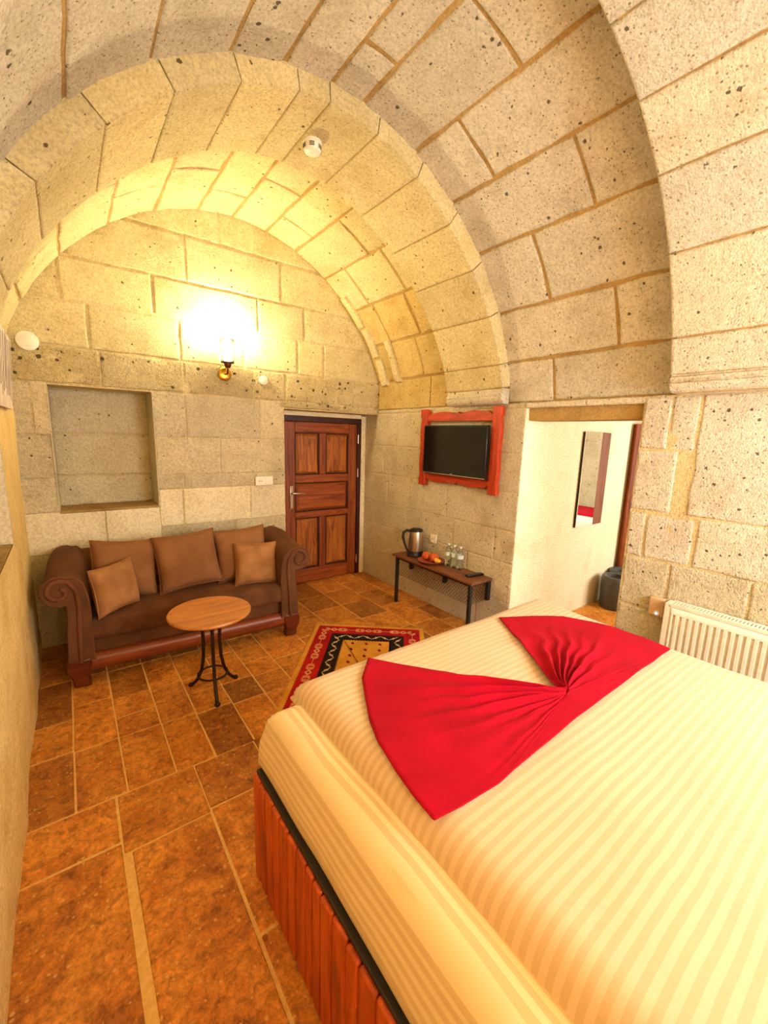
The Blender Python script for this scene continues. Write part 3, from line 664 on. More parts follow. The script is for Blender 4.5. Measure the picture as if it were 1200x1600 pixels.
def bedz(x, y): return TOPZ+noise.noise(Vector((x*2.6, y*2.6, 2)))*0.008+noise.noise(Vector((x*7, y*7, 5)))*0.008*0.35
bbuild('duvet', softbox(0.60, 2.135, -0.76, 1.318, 0.665, TOPZ, 0.085, 0.008, seed=2, rz=0.075), M['sheet_x'], smooth=70)

# red towel folded into a fan, gathered at one point
P0 = Vector((1.335, 0.665))
out = [(0.896,1.259),(0.80,1.16),(0.745,1.06),(0.690,0.955),(0.655,0.865),(0.630,0.75),(0.617,0.66),(0.614,0.582),(0.70,0.570),(0.827,0.561),(1.04,0.572),(1.254,0.583),(1.45,0.586),(1.75,0.589),(2.045,0.589),(2.06,0.70),(2.05,0.82),(2.01,0.94),(1.95,1.036),(1.82,1.13),(1.664,1.214)]
NPH, NR = 420, 52
seglen = [0]
for a, b in zip(out[:-1], out[1:]): seglen.append(seglen[-1]+math.hypot(a[0]-b[0], a[1]-b[1]))
def outline(t):
    s = t*seglen[-1]
    for i in range(len(out)-1):
        if s <= seglen[i+1]+1e-9:
            k = (s-seglen[i])/(seglen[i+1]-seglen[i]); return Vector(out[i]).lerp(Vector(out[i+1]), k)
    return Vector(out[-1])
def tw(u, v):
    e = outline(u); p = P0.lerp(e, 0.02+0.98*v)
    # curl the gathered folds a little so that they sweep into the knot
    d = p-P0; rr = d.length; ang = 0.55*math.exp(-rr/0.10)*min(1, math.exp(-(u/0.2)**2)+math.exp(-((1-u)/0.22)**2))
    p = P0+Vector((d.x*math.cos(ang)-d.y*math.sin(ang), d.x*math.sin(ang)+d.y*math.cos(ang)))
    L = (e-P0).length
    wing = math.exp(-(u/0.17)**2)+math.exp(-((1-u)/0.19)**2)       # folds gather towards the two upper edges
    fall = math.exp(-((rr-0.10)/0.30)**2) if rr > 0.10 else (0.5+0.5*rr/0.10)
    ph = 2*PI*(u*24+0.9*noise.noise(Vector((u*7, 1, 2)))+0.25*noise.noise(Vector((rr*9, u*5, 7))))
    pl = (0.5+0.5*math.sin(ph))**1.3
    h = 0.062*pl*fall*wing*(0.45+1.0*abs(noise.noise(Vector((u*19, 5, 1)))))+0.016*math.exp(-rr/0.07)
    h += noise.noise(Vector((p.x*6, p.y*6, 4)))*0.004*v
    return (p.x, p.y, bedz(p.x, p.y)+0.012+h)
tb = MB().grid(lambda a, b: tw(a, b), NPH, NR)
towel = build('towel', tb, M['towel'], smooth=80, solid=0.005)
tag(towel, 'bright red towel folded into a pleated fan on the bed', 'towel')

# ------------------------------------------------------------------ sofa
sofa = thing('sofa', 'brown suede sofa with scrolled arms and mahogany feet', 'sofa', (0.683, 3.42, 0), math.radians(-3.2))
SF, SBK = -0.335, 0.33
build('seat_base', MB().box(-0.66, 0.66, SF+0.03, SBK-0.02, 0.19, 0.30), M['sofa'], sofa, bevel=0.02, seg=3)
build('front_rail', MB().prism([(SF+0.05, 0.085), (SF+0.012, 0.09), (SF-0.008, 0.112), (SF-0.014, 0.145), (SF-0.006, 0.178), (SF+0.012, 0.195), (SF+0.05, 0.198)], -0.66, 0.66, 'x'), M['rail_wood'], sofa, smooth=40)
build('seat_cushion', softbox(-0.645, 0.645, SF-0.005, 0.20, 0.30, 0.445, 0.05, 0.006, 20, 12, seed=7), M['sofa'], sofa, smooth=70)
back = MB().prism([(0.12, 0.28), (0.16, 0.60), (0.20, 0.74), (0.245, 0.775), (0.30, 0.765), (SBK, 0.70), (SBK, 0.16), (0.15, 0.16)], -0.68, 0.68, 'x')
build('backrest', back, M['sofa'], sofa, bevel=0.02, seg=3)
def arm(sg):
    cx, cz, r = 0.775, 0.655, 0.092
    prof = [(0.63, 0.17), (0.63, 0.50), (0.636, 0.60), (0.655, 0.69), (0.70, 0.735)]
    for k in range(0, 13):
        a = math.radians(118-k*19); prof.append((cx+r*math.cos(a), cz+r*math.sin(a)))
    prof += [(0.745, 0.565), (0.742, 0.50), (0.755, 0.36), (0.762, 0.17)]
    n = len(prof); mb = MB(); ys = [SF-0.02, SF+0.0, SF+0.25, 0.12, SBK]
    hs = [1, 1, 1.03, 1.10, 1.08]
    vs = []
    for yi, (yy, k) in enumerate(zip(ys, hs)):
        ins = 0.012 if yi == 0 else 0
        for (px, pz) in prof:
            c0 = (0.70, 0.45); qx = px+(c0[0]-px)*ins*1.5; qz = pz+(c0[1]-pz)*ins*1.5
            vs.append((sg*qx, yy, 0.17+(qz-0.17)*k))
    fs = []
    for j in range(len(ys)-1):
        for i in range(n): fs.append((j*n+i, j*n+(i+1) % n, (j+1)*n+(i+1) % n, (j+1)*n+i))
    fs += [tuple(range(n)), tuple(range((len(ys)-1)*n, len(ys)*n))]
    a = build('arm', mb.add(vs, fs), M['sofa'], sofa, smooth=50)
    # scroll trim on the front face
    pts = [(sg*0.70, SF-0.02, 0.17), (sg*0.692, SF-0.022, 0.40), (sg*0.682, SF-0.022, 0.55), (sg*0.69, SF-0.022, 0.655)]
    for k in range(1, 22):
        an = math.radians(150-k*19); rr = 0.078-k*0.0027; pts.append((sg*(cx+rr*math.cos(an)), SF-0.022, cz+rr*math.sin(an)))
    build('scroll_trim', MB().tube(pts, 0.014, 8), M['sofa_trim'], a, smooth=60)
    edge = [(sg*(p[0]), SF-0.012, p[1]) for p in prof]
    build('piping', MB().tube(edge, 0.007, 6), M['sofa_trim'], a, smooth=60)
    # carved foot
    fp = [(0.65, 0.19), (0.645, 0.15), (0.66, 0.10), (0.668, 0.05), (0.655, 0.0), (0.75, 0.0), (0.752, 0.05), (0.775, 0.10), (0.782, 0.15), (0.77, 0.19)]
    for y0, y1 in ((SF-0.025, SF+0.06), (SBK-0.08, SBK-0.005)):
        build('foot', MB().prism([(sg*p[0], p[1]) for p in fp], y0, y1, 'y'), M['mahogany'], sofa, bevel=0.012, seg=3)
arm(1); arm(-1)
def cushion(w, h, t, mat, label, loc, rot, grp, name='cushion'):
    mb = MB(); N = 22
    def side(sg):
        def f(a, b):
            u, v = a*2-1, b*2-1
            pinch = 1-0.07*(1-abs(u)**2)*0-0.0
            x = u*w/2*(1-0.09*(1-v*v)*0 - 0.08*(1-v*v)**1*abs(u)**3); z = v*h/2*(1-0.08*(1-u*u)*abs(v)**3)
            th = max(0, (1-u**4)*(1-v**4))**0.55
            th *= 1+0.12*noise.noise(Vector((u*2, v*2, w*9+h*5)))
            return (x, sg*t/2*th, z)
        return f
    mb.grid(side(1), N, N); mb.grid(side(-1), N, N)
    o = build(name, mb, mat, None, smooth=80, weld=True, loc=loc, rot=rot)
    tag(o, label, 'cushion', grp)
    # piped seam
    pts = []
    for k in range(4*N):
        q, f = divmod(k, N); f = f/N*2-1
        u, v = ((f, -1), (1, f), (-f, 1), (-1, -f))[q]
        pts.append((u*w/2*(1-0.08*(1-v*v)*abs(u)**3), 0, v*h/2*(1-0.08*(1-u*u)*abs(v)**3)))
    build('seam', MB().tube(pts, 0.004, 6, closed=True), mat, o, smooth=60)
    return o
D2 = math.radians
g = 'cushions on the sofa'
cushion(0.42, 0.42, 0.17, M['cushion'], 'large brown sofa cushion by the arm next to the niche', (0.265, 3.44, 0.655), (D2(-17), D2(6), D2(4)), g)
cushion(0.45, 0.43, 0.17, M['cushion'], 'large brown cushion in the middle of the sofa', (0.680, 3.395, 0.665), (D2(-17), D2(-5), D2(-3)), g)
cushion(0.43, 0.43, 0.17, M['cushion'], 'large brown sofa cushion by the arm next to the door', (1.10, 3.405, 0.655), (D2(-17), D2(-3), D2(-4)), g)
cushion(0.32, 0.32, 0.14, M['cushion_light'], 'small tan cushion leaning on the sofa arm by the left wall', (0.185, 3.22, 0.600), (D2(-9), D2(-1), D2(38)), g, 'small_cushion')
cushion(0.34, 0.34, 0.14, M['cushion_light'], 'small tan cushion leaning before the sofa arm near the door', (1.165, 3.25, 0.60), (D2(-20), D2(2), D2(-10)), g, 'small_cushion')

# ------------------------------------------------------------------ round side table
TX, TY, TZ = 0.632, 2.60, 0.55
tab = thing('side_table', 'round oak table on a wrought iron tripod before the sofa', 'table', (TX, TY, 0))
build('table_top', MB().lathe([(0, TZ-0.022), (0.232, TZ-0.022), (0.242, TZ-0.016), (0.244, TZ-0.008), (0.240, TZ), (0, TZ)], 56), M['oak'], tab, smooth=35)
for k, an in enumerate((-98, 22, 128)):
    a = D2(an); c, s_ = math.cos(a), math.sin(a)
    prof = [(0.075, TZ-0.024), (0.066, 0.44), (0.060, 0.33), (0.066, 0.22), (0.085, 0.13), (0.118, 0.06), (0.155, 0.018), (0.172, 0.010)]
    lg = build('leg', MB().tube([(r*c, r*s_, z) for r, z in prof], [0.011]*7+[0.009], 8), M['iron'], tab, smooth=60)
    build('foot', MB().lathe([(0, 0), (0.015, 0.0), (0.018, 0.008), (0.012, 0.020), (0, 0.024)], 12, (0.172*c, 0.172*s_, 0)), M['iron'], lg, smooth=60)
build('ring', MB().tube([(0.088*math.cos(2*PI*k/28), 0.088*math.sin(2*PI*k/28), 0.125) for k in range(28)], 0.007, 8, closed=True), M['iron'], tab, smooth=60)
build('top_plate', MB().lathe([(0.0, TZ-0.032), (0.09, TZ-0.032), (0.09, TZ-0.022), (0, TZ-0.022)], 20), M['iron'], tab, smooth=40)

# ------------------------------------------------------------------ rug
RU = Vector((-0.635, -0.772)); RV = Vector((0.772, -0.635)); RL, RW = 1.46, 0.94
rug = thing('rug', 'woven rug with red border, black zigzag band and golden field', 'rug', (1.655, 3.12, 0.0), math.atan2(RU.y, RU.x))
# local x along length (u), local y: v = -local y side -> choose sign
SV = 1 if (Matrix.Rotation(math.atan2(RU.y, RU.x), 2) @ Vector((0, 1))).dot(RV) > 0 else -1
def rp(u, v, z): return (u, SV*v, z)
def rbox(mb, u0, u1, v0, v1, z0, z1):
    a, b = sorted((SV*v0, SV*v1)); return mb.box(u0, u1, a, b, z0, z1)
RZ = 0.003
build('backing', rbox(MB(), 0.03, RL-0.03, 0, RW, RZ, RZ+0.006), M['rug_gold'], rug, bevel=0.002)
def saw_frame(m, tooth, z):
    """polygon frame with toothed outer edge"""
    pts = []; u0, u1, v0, v1 = 0.03+m, RL-0.03-m, m, RW-m
    def side(a, b):
        L = (Vector(b)-Vector(a)).length; n = max(4, int(L/0.022)); d = (Vector(b)-Vector(a))/n; nn = Vector((-d.y, d.x)).normalized()
        for i in range(n):
            q = Vector(a)+d*i; pts.append(q); pts.append(q+d*0.5-nn*tooth*-1)
    side((u0, v0), (u1, v0)); side((u1, v0), (u1, v1)); side((u1, v1), (u0, v1)); side((u0, v1), (u0, v0))
    return [(p.x, SV*p.y) for p in pts]
build('border', MB().prism(saw_frame(0.032, 0.010, 0), RZ+0.005, RZ+0.0072, 'z'), M['rug_red'], rug)
build('inner_border', MB().prism(saw_frame(0.165, 0.010, 0), RZ+0.006, RZ+0.0082, 'z'), M['rug_black'], rug)
build('field', MB().prism(saw_frame(0.275, 0.012, 0), RZ+0.007, RZ+0.0092, 'z'), M['rug_gold'], rug)
# motifs: peach flowers with leaf sprays in the red border, cream zigzag in the black band
def diamond(mb, c, a, b, ang, z):
    ca, sa = math.cos(ang), math.sin(ang)
    p = [(a, 0), (a*0.5, b*0.62), (0, b), (-a*0.5, b*0.62), (-a, 0), (-a*0.5, -b*0.62), (0, -b), (a*0.5, -b*0.62)]
    mb.prism([(c[0]+x*ca-y*sa, SV*(c[1]+x*sa+y*ca)) for x, y in p], z, z+0.0012, 'z')
def border_line(m):
    u0, u1, v0, v1 = 0.03+m, RL-0.03-m, m, RW-m
    return [((u0, v0), (u1, v0)), ((u1, v0), (u1, v1)), ((u1, v1), (u0, v1)), ((u0, v1), (u0, v0))]
for a, b in border_line(0.10):
    a, b = Vector(a), Vector(b); L = (b-a).length; n = max(2, round(L/0.155)); ang = math.atan2(b.y-a.y, b.x-a.x)
    d = Vector((math.cos(ang), math.sin(ang))); nn = Vector((-d.y, d.x))
    for i in range(n):
        c = a+(b-a)*((i+0.5)/n); fl = MB()
        fl.prism([(q.x, SV*q.y) for q in (c-d*0.072-nn*0.002, c+d*0.072-nn*0.002, c+d*0.072+nn*0.002, c-d*0.072+nn*0.002)], RZ+0.0068, RZ+0.0081, 'z')
        if i % 2 == 0: diamond(fl, c, 0.034, 0.026, ang, RZ+0.007)
        for k in (-1, 1):
            for q in (0.046, 0.062):
                for s_ in (-1, 1): diamond(fl, c+d*q*k+nn*s_*0.015, 0.020, 0.006, ang+s_*k*0.9, RZ+0.007)
        fo = build('flower_motif', fl, M['rug_peach'], rug)
        if i % 2 == 0:
            lf = MB(); diamond(lf, c, 0.012, 0.010, ang, RZ+0.0078); build('flower_centre', lf, M['rug_dkred'], fo)
for a, b in border_line(0.22):
    zz = MB(); a, b = Vector(a), Vector(b); L = (b-a).length; n = max(4, round(L/0.07)); d = (b-a)/n; nn = Vector((-d.y, d.x)).normalized()
    pts = [a+d*i+nn*(0.026 if i % 2 else -0.026) for i in range(n+1)]
    for p, q in zip(pts[:-1], pts[1:]):
        c = (p+q)/2; diamond(zz, c, (q-p).length/2+0.004, 0.006, math.atan2(q.y-p.y, q.x-p.x), RZ+0.008)
        diamond(zz, a+(c-a), 0.009, 0.016, math.atan2(d.y, d.x), RZ+0.0081)
    build('zigzag_motif', zz, M['rug_cream'], rug)
for i in range(9):
    for j in range(3):
        fm_ = MB(); diamond(fm_, Vector((0.36+i*0.095, 0.36+j*0.11)), 0.022, 0.014, 0.4, RZ+0.0086); build('field_motif', fm_, M['rug_dkred'], rug)
fr = MB()
for k in range(78):
    v = RW*(k+0.5)/78
    for u0, sg in ((0.032, -1), (RL-0.032, 1)):
        ln = random.uniform(0.03, 0.045); dv = random.uniform(-0.006, 0.006)
        fr.tube([rp(u0, v, RZ+0.004), rp(u0+sg*ln*0.5, v+dv*0.4, RZ+0.003), rp(u0+sg*ln, v+dv, RZ+0.001)], 0.0035, 5)
tag(build('fringe', fr, M['fringe'], rug), kind='stuff')

# ------------------------------------------------------------------ bench with metal mesh, items on it
bench = thing('wall_bench', 'narrow walnut bench with black metal legs and mesh apron below the television', 'bench', (2.66, 2.65, 0))
b0 = Vector(bench.location)
def bb(name, mb, mat, **kw):
    mb.v = [tuple(Vector(v)-b0) for v in mb.v]; return build(name, mb, mat, bench, **kw)
QX0, QX1, QY0, QY1, QZ = 2.528, 2.786, 2.132, 3.172, 0.50
bb('bench_top', MB().box(QX0, QX1, QY0, QY1, QZ-0.022, QZ), M['walnut'], bevel=0.003)
for yy in (QY0+0.035, QY1-0.05): bb('leg', MB().box(QX0+0.012, QX0+0.040, yy-0.014, yy+0.014, 0, QZ-0.022), M['black'], bevel=0.002)
for yy in (QY0+0.012, (QY0+QY1)/2+0.0, QY1-0.03):
    bb('bracket', MB().box(QX1-0.035, QX1+0.003, yy, yy+0.03, QZ-0.20, QZ-0.022), M['black'], bevel=0.002)
bb('rail', MB().box(QX0+0.016, QX0+0.036, QY0+0.03, QY1-0.05, QZ-0.042, QZ-0.022).box(QX0+0.03, QX1-0.01, QY0+0.022, QY0+0.040, QZ-0.042, QZ-0.022).box(QX0+0.03, QX1-0.01, QY1-0.06, QY1-0.042, QZ-0.042, QZ-0.022), M['black'], bevel=0.002)
def mesh_panel(P, Lu, Lv):
    """expanded metal: zigzag strands; P(u,v)->xyz"""
    mb = MB(); cw, ch = 0.032, 0.018; nv = int(Lv/ch); nu = int(Lu/cw)
    for j in range(nv+1):
        pts = []
        for i in range(2*nu+1):
            u = i*cw/2; v = j*ch+(ch*0.5 if (i+j) % 2 else -ch*0.5)*0.95+ch/2
            pts.append(P(u, min(max(v, 0), Lv)))
        mb.tube(pts, 0.0023, 4)
    return mb
bb('mesh_panel', mesh_panel(lambda u, v: (QX0+0.026, QY0+0.05+u, QZ-0.045-v), QY1-QY0-0.11, 0.16), M['black'])
bb('mesh_panel', mesh_panel(lambda u, v: (QX0+0.04+u, QY0+0.035, QZ-0.045-v), QX1-QX0-0.06, 0.16), M['black'])
# kettle
kx, ky = 2.68, 3.00
ket = thing('kettle', 'steel electric kettle with black handle on the bench', 'kettle', (kx, ky, QZ))
build('base', MB().lathe([(0, 0), (0.082, 0), (0.084, 0.012), (0.078, 0.022), (0.076, 0.055), (0, 0.055)], 32), M['black'], ket, smooth=40)
bd = build('body', MB().lathe([(0, 0.055), (0.076, 0.055), (0.074, 0.13), (0.066, 0.225), (0.062, 0.245), (0, 0.245)], 36), M['steel'], ket, smooth=40)
build('lid', MB().lathe([(0, 0.245), (0.064, 0.245), (0.063, 0.262), (0.045, 0.272), (0, 0.274)], 32), M['black'], ket, smooth=40)
build('spout', MB().prism([(-0.02, 0), (0.02, 0), (0, 0.028)], 0.195, 0.243, 'z'), M['steel'], bd, loc=(0, -0.058, 0), rot=(0, 0, PI))
hd = [(0, 0.055, 0.245), (0, 0.095, 0.25), (0, 0.125, 0.225), (0, 0.128, 0.18), (0, 0.112, 0.12), (0, 0.088, 0.06), (0, 0.075, 0.04)]
build('handle', MB().tube(hd, [0.013, 0.014, 0.015, 0.014, 0.012, 0.011, 0.011], 10), M['black'], ket, smooth=60)
ket.rotation_euler[2] = D2(48)
# plate with pastries
px_, py_ = 2.655, 2.745
plate = build('plate', MB().lathe([(0, 0.004), (0.05, 0.0), (0.085, 0.006), (0.125, 0.020), (0.128, 0.024), (0.122, 0.026), (0.085, 0.014), (0, 0.010)], 40), M['clay'], None, smooth=50, loc=(px_, py_, QZ))
tag(plate, 'round clay plate holding pastries on the bench', 'plate')
def pastry(name, label, loc, rz, mat, L=0.055, rad=0.034, grp=None):
    mb = MB(); 
    def f(a, b):
        t = a*2-1; an = b*2*PI
        ridge = 1+0.16*abs(math.sin(a*PI*5.0)); r = rad*math.sqrt(max(0.0, 1-abs(t)**2.4))*ridge
        bend = -0.018*t*t
        return (t*L, r*math.cos(an)+bend, rad*0.9+r*0.95*math.sin(an))
    o = build(name, mb.grid(f, 30, 18), mat, None, smooth=70, loc=loc, rot=(0, 0, rz), weld=True)
    return tag(o, label, 'pastry', grp)
pastry('pastry', 'ridged orange brown pastry on the plate beside the kettle', (px_-0.008, py_+0.066, QZ+0.020), 0.9, M['bun'], grp='pastries on the plate')
pastry('pastry', 'ridged orange brown pastry in the middle of the plate', (px_+0.004, py_-0.022, QZ+0.020), 0.5, M['bun'], 0.058, 0.035, grp='pastries on the plate')
pastry('pastry', 'small yellow pastry at the plate rim facing the bottles', (px_-0.02, py_-0.092, QZ+0.024), 1.4, M['yellow'], 0.036, 0.020, grp='pastries on the plate')
# bottles
bprof = [(0, 0.0), (0.024, 0.0), (0.029, 0.006), (0.029, 0.05), (0.026, 0.06), (0.029, 0.072), (0.026, 0.086), (0.029, 0.098), (0.0285, 0.135), (0.024, 0.155), (0.013, 0.175), (0.011, 0.192), (0, 0.192)]
BOTTLES = ((2.722, 2.595), (2.727, 2.525), (2.725, 2.452))
proto = None
for k, (bx_, by_) in enumerate(BOTTLES):
    if proto is None:
        b_ = thing('water_bottle', 'small clear water bottle next to the plate of pastries', 'bottle', (bx_, by_, QZ), 0, 'water bottles on the bench')
        build('bottle_body', MB().lathe(bprof, 20), M['pet'], b_, smooth=50)
        build('label_band', MB().lathe([(0.0293, 0.098), (0.0293, 0.132)], 20, cap=False), M['paper'], b_, smooth=60)
        build('cap', MB().lathe([(0, 0.192), (0.013, 0.192), (0.013, 0.207), (0, 0.208)], 14), M['paper'], b_, smooth=40)
        proto = b_
    else:
        c = copy_tree(proto); c.location = (bx_, by_, QZ)
        c['label'] = ('small clear water bottle standing between two other bottles', 'small clear water bottle at the remote control end of the row')[k-1]
rem = thing('remote_control', 'black remote control lying on the bench end', 'remote', (2.70, 2.255, QZ), D2(-12))
build('body', MB().box(-0.085, 0.085, -0.022, 0.022, 0, 0.018), M['tvbody'], rem, bevel=0.005)
for i in range(7):
    for j in range(3): build('button', MB().box(-0.065+i*0.02-0.005, -0.065+i*0.02+0.005, -0.012+j*0.012-0.003, -0.012+j*0.012+0.003, 0.018, 0.0195), M['grey_bin'], rem)

# ------------------------------------------------------------------ television and its carved frame
tf = thing('carved_wooden_surround', 'carved orange red wooden frame around the television', 'frame', (XR, 2.60, 1.2))
f0 = Vector(tf.location)
def tfb(name, mb, mat, **kw):
    mb.v = [tuple(Vector(v)-f0) for v in mb.v]; return build(name, mb, mat, tf, **kw)
X0_, X1_ = XR-0.045, XR-0.006
def post(ya, yb, z0, z1, outer):
    N = 40; pin = []; po = []
    for i in range(N+1):
        t = i/N; z = z0+(z1-z0)*t
        w = 0.0
        if 0.12 < t < 0.88:
            q = (t-0.12)/0.76; w = 0.014*abs(math.sin(q*PI*2.0)) - 0.016*math.exp(-((q-0.5)/0.035)**2)*0 - 0.012
            w = 0.012*(abs(math.sin(q*2*PI))-1.0) + (0.010*math.exp(-((q-0.5)/0.03)**2))
        pin.append(((ya if outer > 0 else yb), z)); po.append((((yb if outer > 0 else ya)+outer*w), z))
    return pin+po[::-1]
tfb('post', MB().prism(post(2.985, 3.075, 1.198, 1.912, 1), X0_-0.008, X1_, 'x'), M['tv_wood'], bevel=0.004)
tfb('post', MB().prism(post(2.135, 2.222, 1.202, 1.914, -1), X0_-0.008, X1_, 'x'), M['tv_wood'], bevel=0.004)
def rail(y0, y1, zi, zo):
    N = 48; sg = 1 if zo > zi else -1; H = abs(zo-zi); a = []; b = []
    for i in range(N+1):
        t = i/N; y = y0+(y1-y0)*t
        w = H-0.026+0.026*abs(math.sin(t*2*PI)) if 0.02 < t < 0.98 else H-0.03
        w += 0.024*max(0, 1-abs(t-0.5)/0.025)+0.018*max(0, 1-abs(t-0.07)/0.02)
        a.append((y, zi)); b.append((y, zi+sg*w))
    return a+b[::-1]
tfb('rail', MB().prism(rail(2.222, 2.985, 1.80, 1.885), X0_, X1_, 'x'), M['tv_wood_y'], bevel=0.004)
tfb('rail', MB().prism(rail(2.222, 2.985, 1.315, 1.240), X0_, X1_, 'x'), M['tv_wood_y'], bevel=0.004)
tv = thing('television', 'flat black television mounted inside the carved wooden frame', 'television', (XR, 2.60, 1.33))
t0 = Vector(tv.location)
def tvb(name, mb, mat, parent=tv, **kw):
    mb.v = [tuple(Vector(v)-t0) for v in mb.v]; return build(name, mb, mat, parent, **kw)
AY0, AY1, AZ0, AZ1 = 2.225, 2.972, 1.328, 1.763
tvb('casing', MB().box(2.70, 2.735, AY0, AY1, AZ0, AZ1), M['tvbody'], bevel=0.004)
tvb('screen', MB().box(2.6985, 2.701, AY0+0.012, AY1-0.012, AZ0+0.022, AZ1-0.012), M['screen'])
tvb('mount', MB().box(2.735, XR-0.005, 2.48, 2.72, 1.45, 1.65), M['black'])
tvb('bottom_trim', MB().box(2.698, 2.702, AY0, AY1, AZ0-0.001, AZ0+0.006), M['nickel'])
tvb('logo_badge', MB().box(2.697, 2.700, 2.585, 2.61, AZ0+0.008, AZ0+0.015), M['nickel'])

# ------------------------------------------------------------------ radiator and thermostat
RY0, RY1, RZ0, RZ1, RXF = -0.36, 0.84, 0.16, 0.757, 2.695
rad = thing('radiator', 'cream enamelled panel radiator with vertical flutes and top grille', 'radiator', (RXF+0.04, (RY0+RY1)/2, RZ0))
r0 = Vector(rad.location)
def rb_(name, mb, mat, **kw):
    mb.v = [tuple(Vector(v)-r0) for v in mb.v]; return build(name, mb, mat, rad, **kw)
# fluted front panel
N = 36; pitch = (RY1-RY0-0.06)/N; mb = MB()
prof = []
for k in range(N):
    ya = RY1-0.03-k*pitch
    prof += [(ya, 0.0), (ya-pitch*0.42, 0.0), (ya-pitch*0.55, 0.012), (ya-pitch*0.87, 0.012)]
prof.append((RY0+0.03, 0.0)); vs = []; zs = [RZ0+0.012, RZ0+0.045, RZ0+0.06, RZ1-0.075, RZ1-0.06, RZ1-0.02]
for z in zs:
    fl_ = 0.0 if z in (zs[0], zs[1], zs[-1], zs[-2]) else 1
    for yv, d in prof: vs.append((RXF+d*fl_, yv, z))
n = len(prof)
rb_('front_panel', MB().add(vs, [(j*n+i, j*n+i+1, (j+1)*n+i+1, (j+1)*n+i) for j in range(len(zs)-1) for i in range(n-1)]), M['enamel'], smooth=30, solid=0.002)
rb_('side_cover', MB().box(RXF, 2.775, RY1-0.032, RY1, RZ0, RZ1-0.004), M['enamel'], bevel=0.005)
rb_('side_cover', MB().box(RXF, 2.775, RY0, RY0+0.032, RZ0, RZ1-0.004), M['enamel'], bevel=0.005)
rb_('rear_panel', MB().box(2.765, 2.778, RY0+0.01, RY1-0.01, RZ0, RZ1-0.02), M['enamel'])
rb_('top_rim', MB().box(RXF, RXF+0.012, RY0+0.02, RY1-0.02, RZ1-0.025, RZ1).box(2.766, 2.778, RY0+0.02, RY1-0.02, RZ1-0.025, RZ1), M['enamel'], bevel=0.003)
rb_('grille_shadow', MB().box(RXF+0.012, 2.766, RY0+0.03, RY1-0.03, RZ1-0.03, RZ1-0.018), M['gap_shade'])  # dark sheet painting the shade between the grille slats
for k in range(72):
    yy = RY1-0.045-k*(RY1-RY0-0.09)/71
    rb_('grille_slat', MB().box(RXF+0.010, 2.768, yy-0.0045, yy+0.0045, RZ1-0.016, RZ1-0.002), M['enamel'])
rb_('wall_bracket', MB().box(2.776, XR-0.004, RY0+0.2, RY0+0.24, RZ0+0.1, RZ1-0.1).box(2.776, XR-0.004, RY1-0.24, RY1-0.2, RZ0+0.1, RZ1-0.1), M['enamel'])
for yy in (RY0+0.06, RY1-0.06): rb_('pipe', MB().lathe([(0.009, -0.002), (0.009, 0.17)], 12, (2.745, yy, 0)), M['enamel'], smooth=60)
th = thing('thermostat_box', 'small beige wall box with a blue light beside the radiator', 'switch', (XR-0.004, 0.90, 0.69))
build('housing', MB().box(-0.04, 0, -0.04, 0.04, -0.055, 0.055), M['beige_box'], th, bevel=0.006)
build('dial', MB().lathe([(0.014, -0.045), (0.015, -0.04), (0.015, -0.038)], 18, (0, 0.012-0.02, -0.036), 'x'), M['white'], th, smooth=40)
build('led_light', MB().lathe([(0.0065, -0.047), (0.0065, -0.044)], 12, (0, 0.012-0.02, -0.036), 'x'), M['led'], th, smooth=40)

# ------------------------------------------------------------------ wall fittings
def disc(name, label, cat, x, z, r, grp):
    o = build(name, MB().lathe([(0, -0.012), (r*0.8, -0.011), (r, -0.006), (r, 0.0), (0, 0)], 36, (0, 0, 0), 'y'), M['white'], None, smooth=40, loc=(x, YB-0.008, z))
    return tag(o, label, cat, grp)
disc('junction_cover', 'large round white cover plate above the wall niche', 'cover', -0.150, 2.215, 0.062, 'round white wall covers')
disc('junction_cover', 'small round white cover plate right beside the wall lamp', 'cover', 1.487, 2.122, 0.042, 'round white wall covers')
so = thing('double_socket', 'white double socket plate on the wall beside the door', 'socket', (1.474, YB-0.007, 1.203))
build('plate', MB().box(-0.085, 0.085, -0.012, 0, -0.042, 0.042), M['white'], so, bevel=0.004)
build('socket_well', MB().lathe([(0.026, -0.0135), (0.024, -0.0125), (0.018, -0.012), (0, -0.012)], 24, (-0.04, 0, 0), 'y'), M['enamel'], so, smooth=40)
for dx in (-0.009, 0.009): build('contact_hole', MB().lathe([(0.004, -0.0145), (0.004, -0.011)], 10, (-0.04+dx, 0, 0), 'y'), M['slot'], so)
build('rocker', MB().box(0.010, 0.074, -0.0155, -0.011, -0.03, 0.03), M['white'], so, bevel=0.002)
so = thing('wall_socket', 'single cream socket on the stone wall behind the kettle', 'socket', (XR-0.006, 2.86, 0.685))
build('plate', MB().box(-0.012, 0, -0.042, 0.042, -0.042, 0.042), M['enamel'], so, bevel=0.004)
build('socket_well', MB().lathe([(0.027, -0.0135), (0.025, -0.0125), (0.018, -0.012), (0, -0.012)], 24, (0, 0, 0), 'x'), M['white'], so, smooth=40)
for dx in (-0.009, 0.009): build('contact_hole', MB().lathe([(0.004, -0.0145), (0.004, -0.011)], 10, (0, dx, 0), 'x'), M['slot'], so)
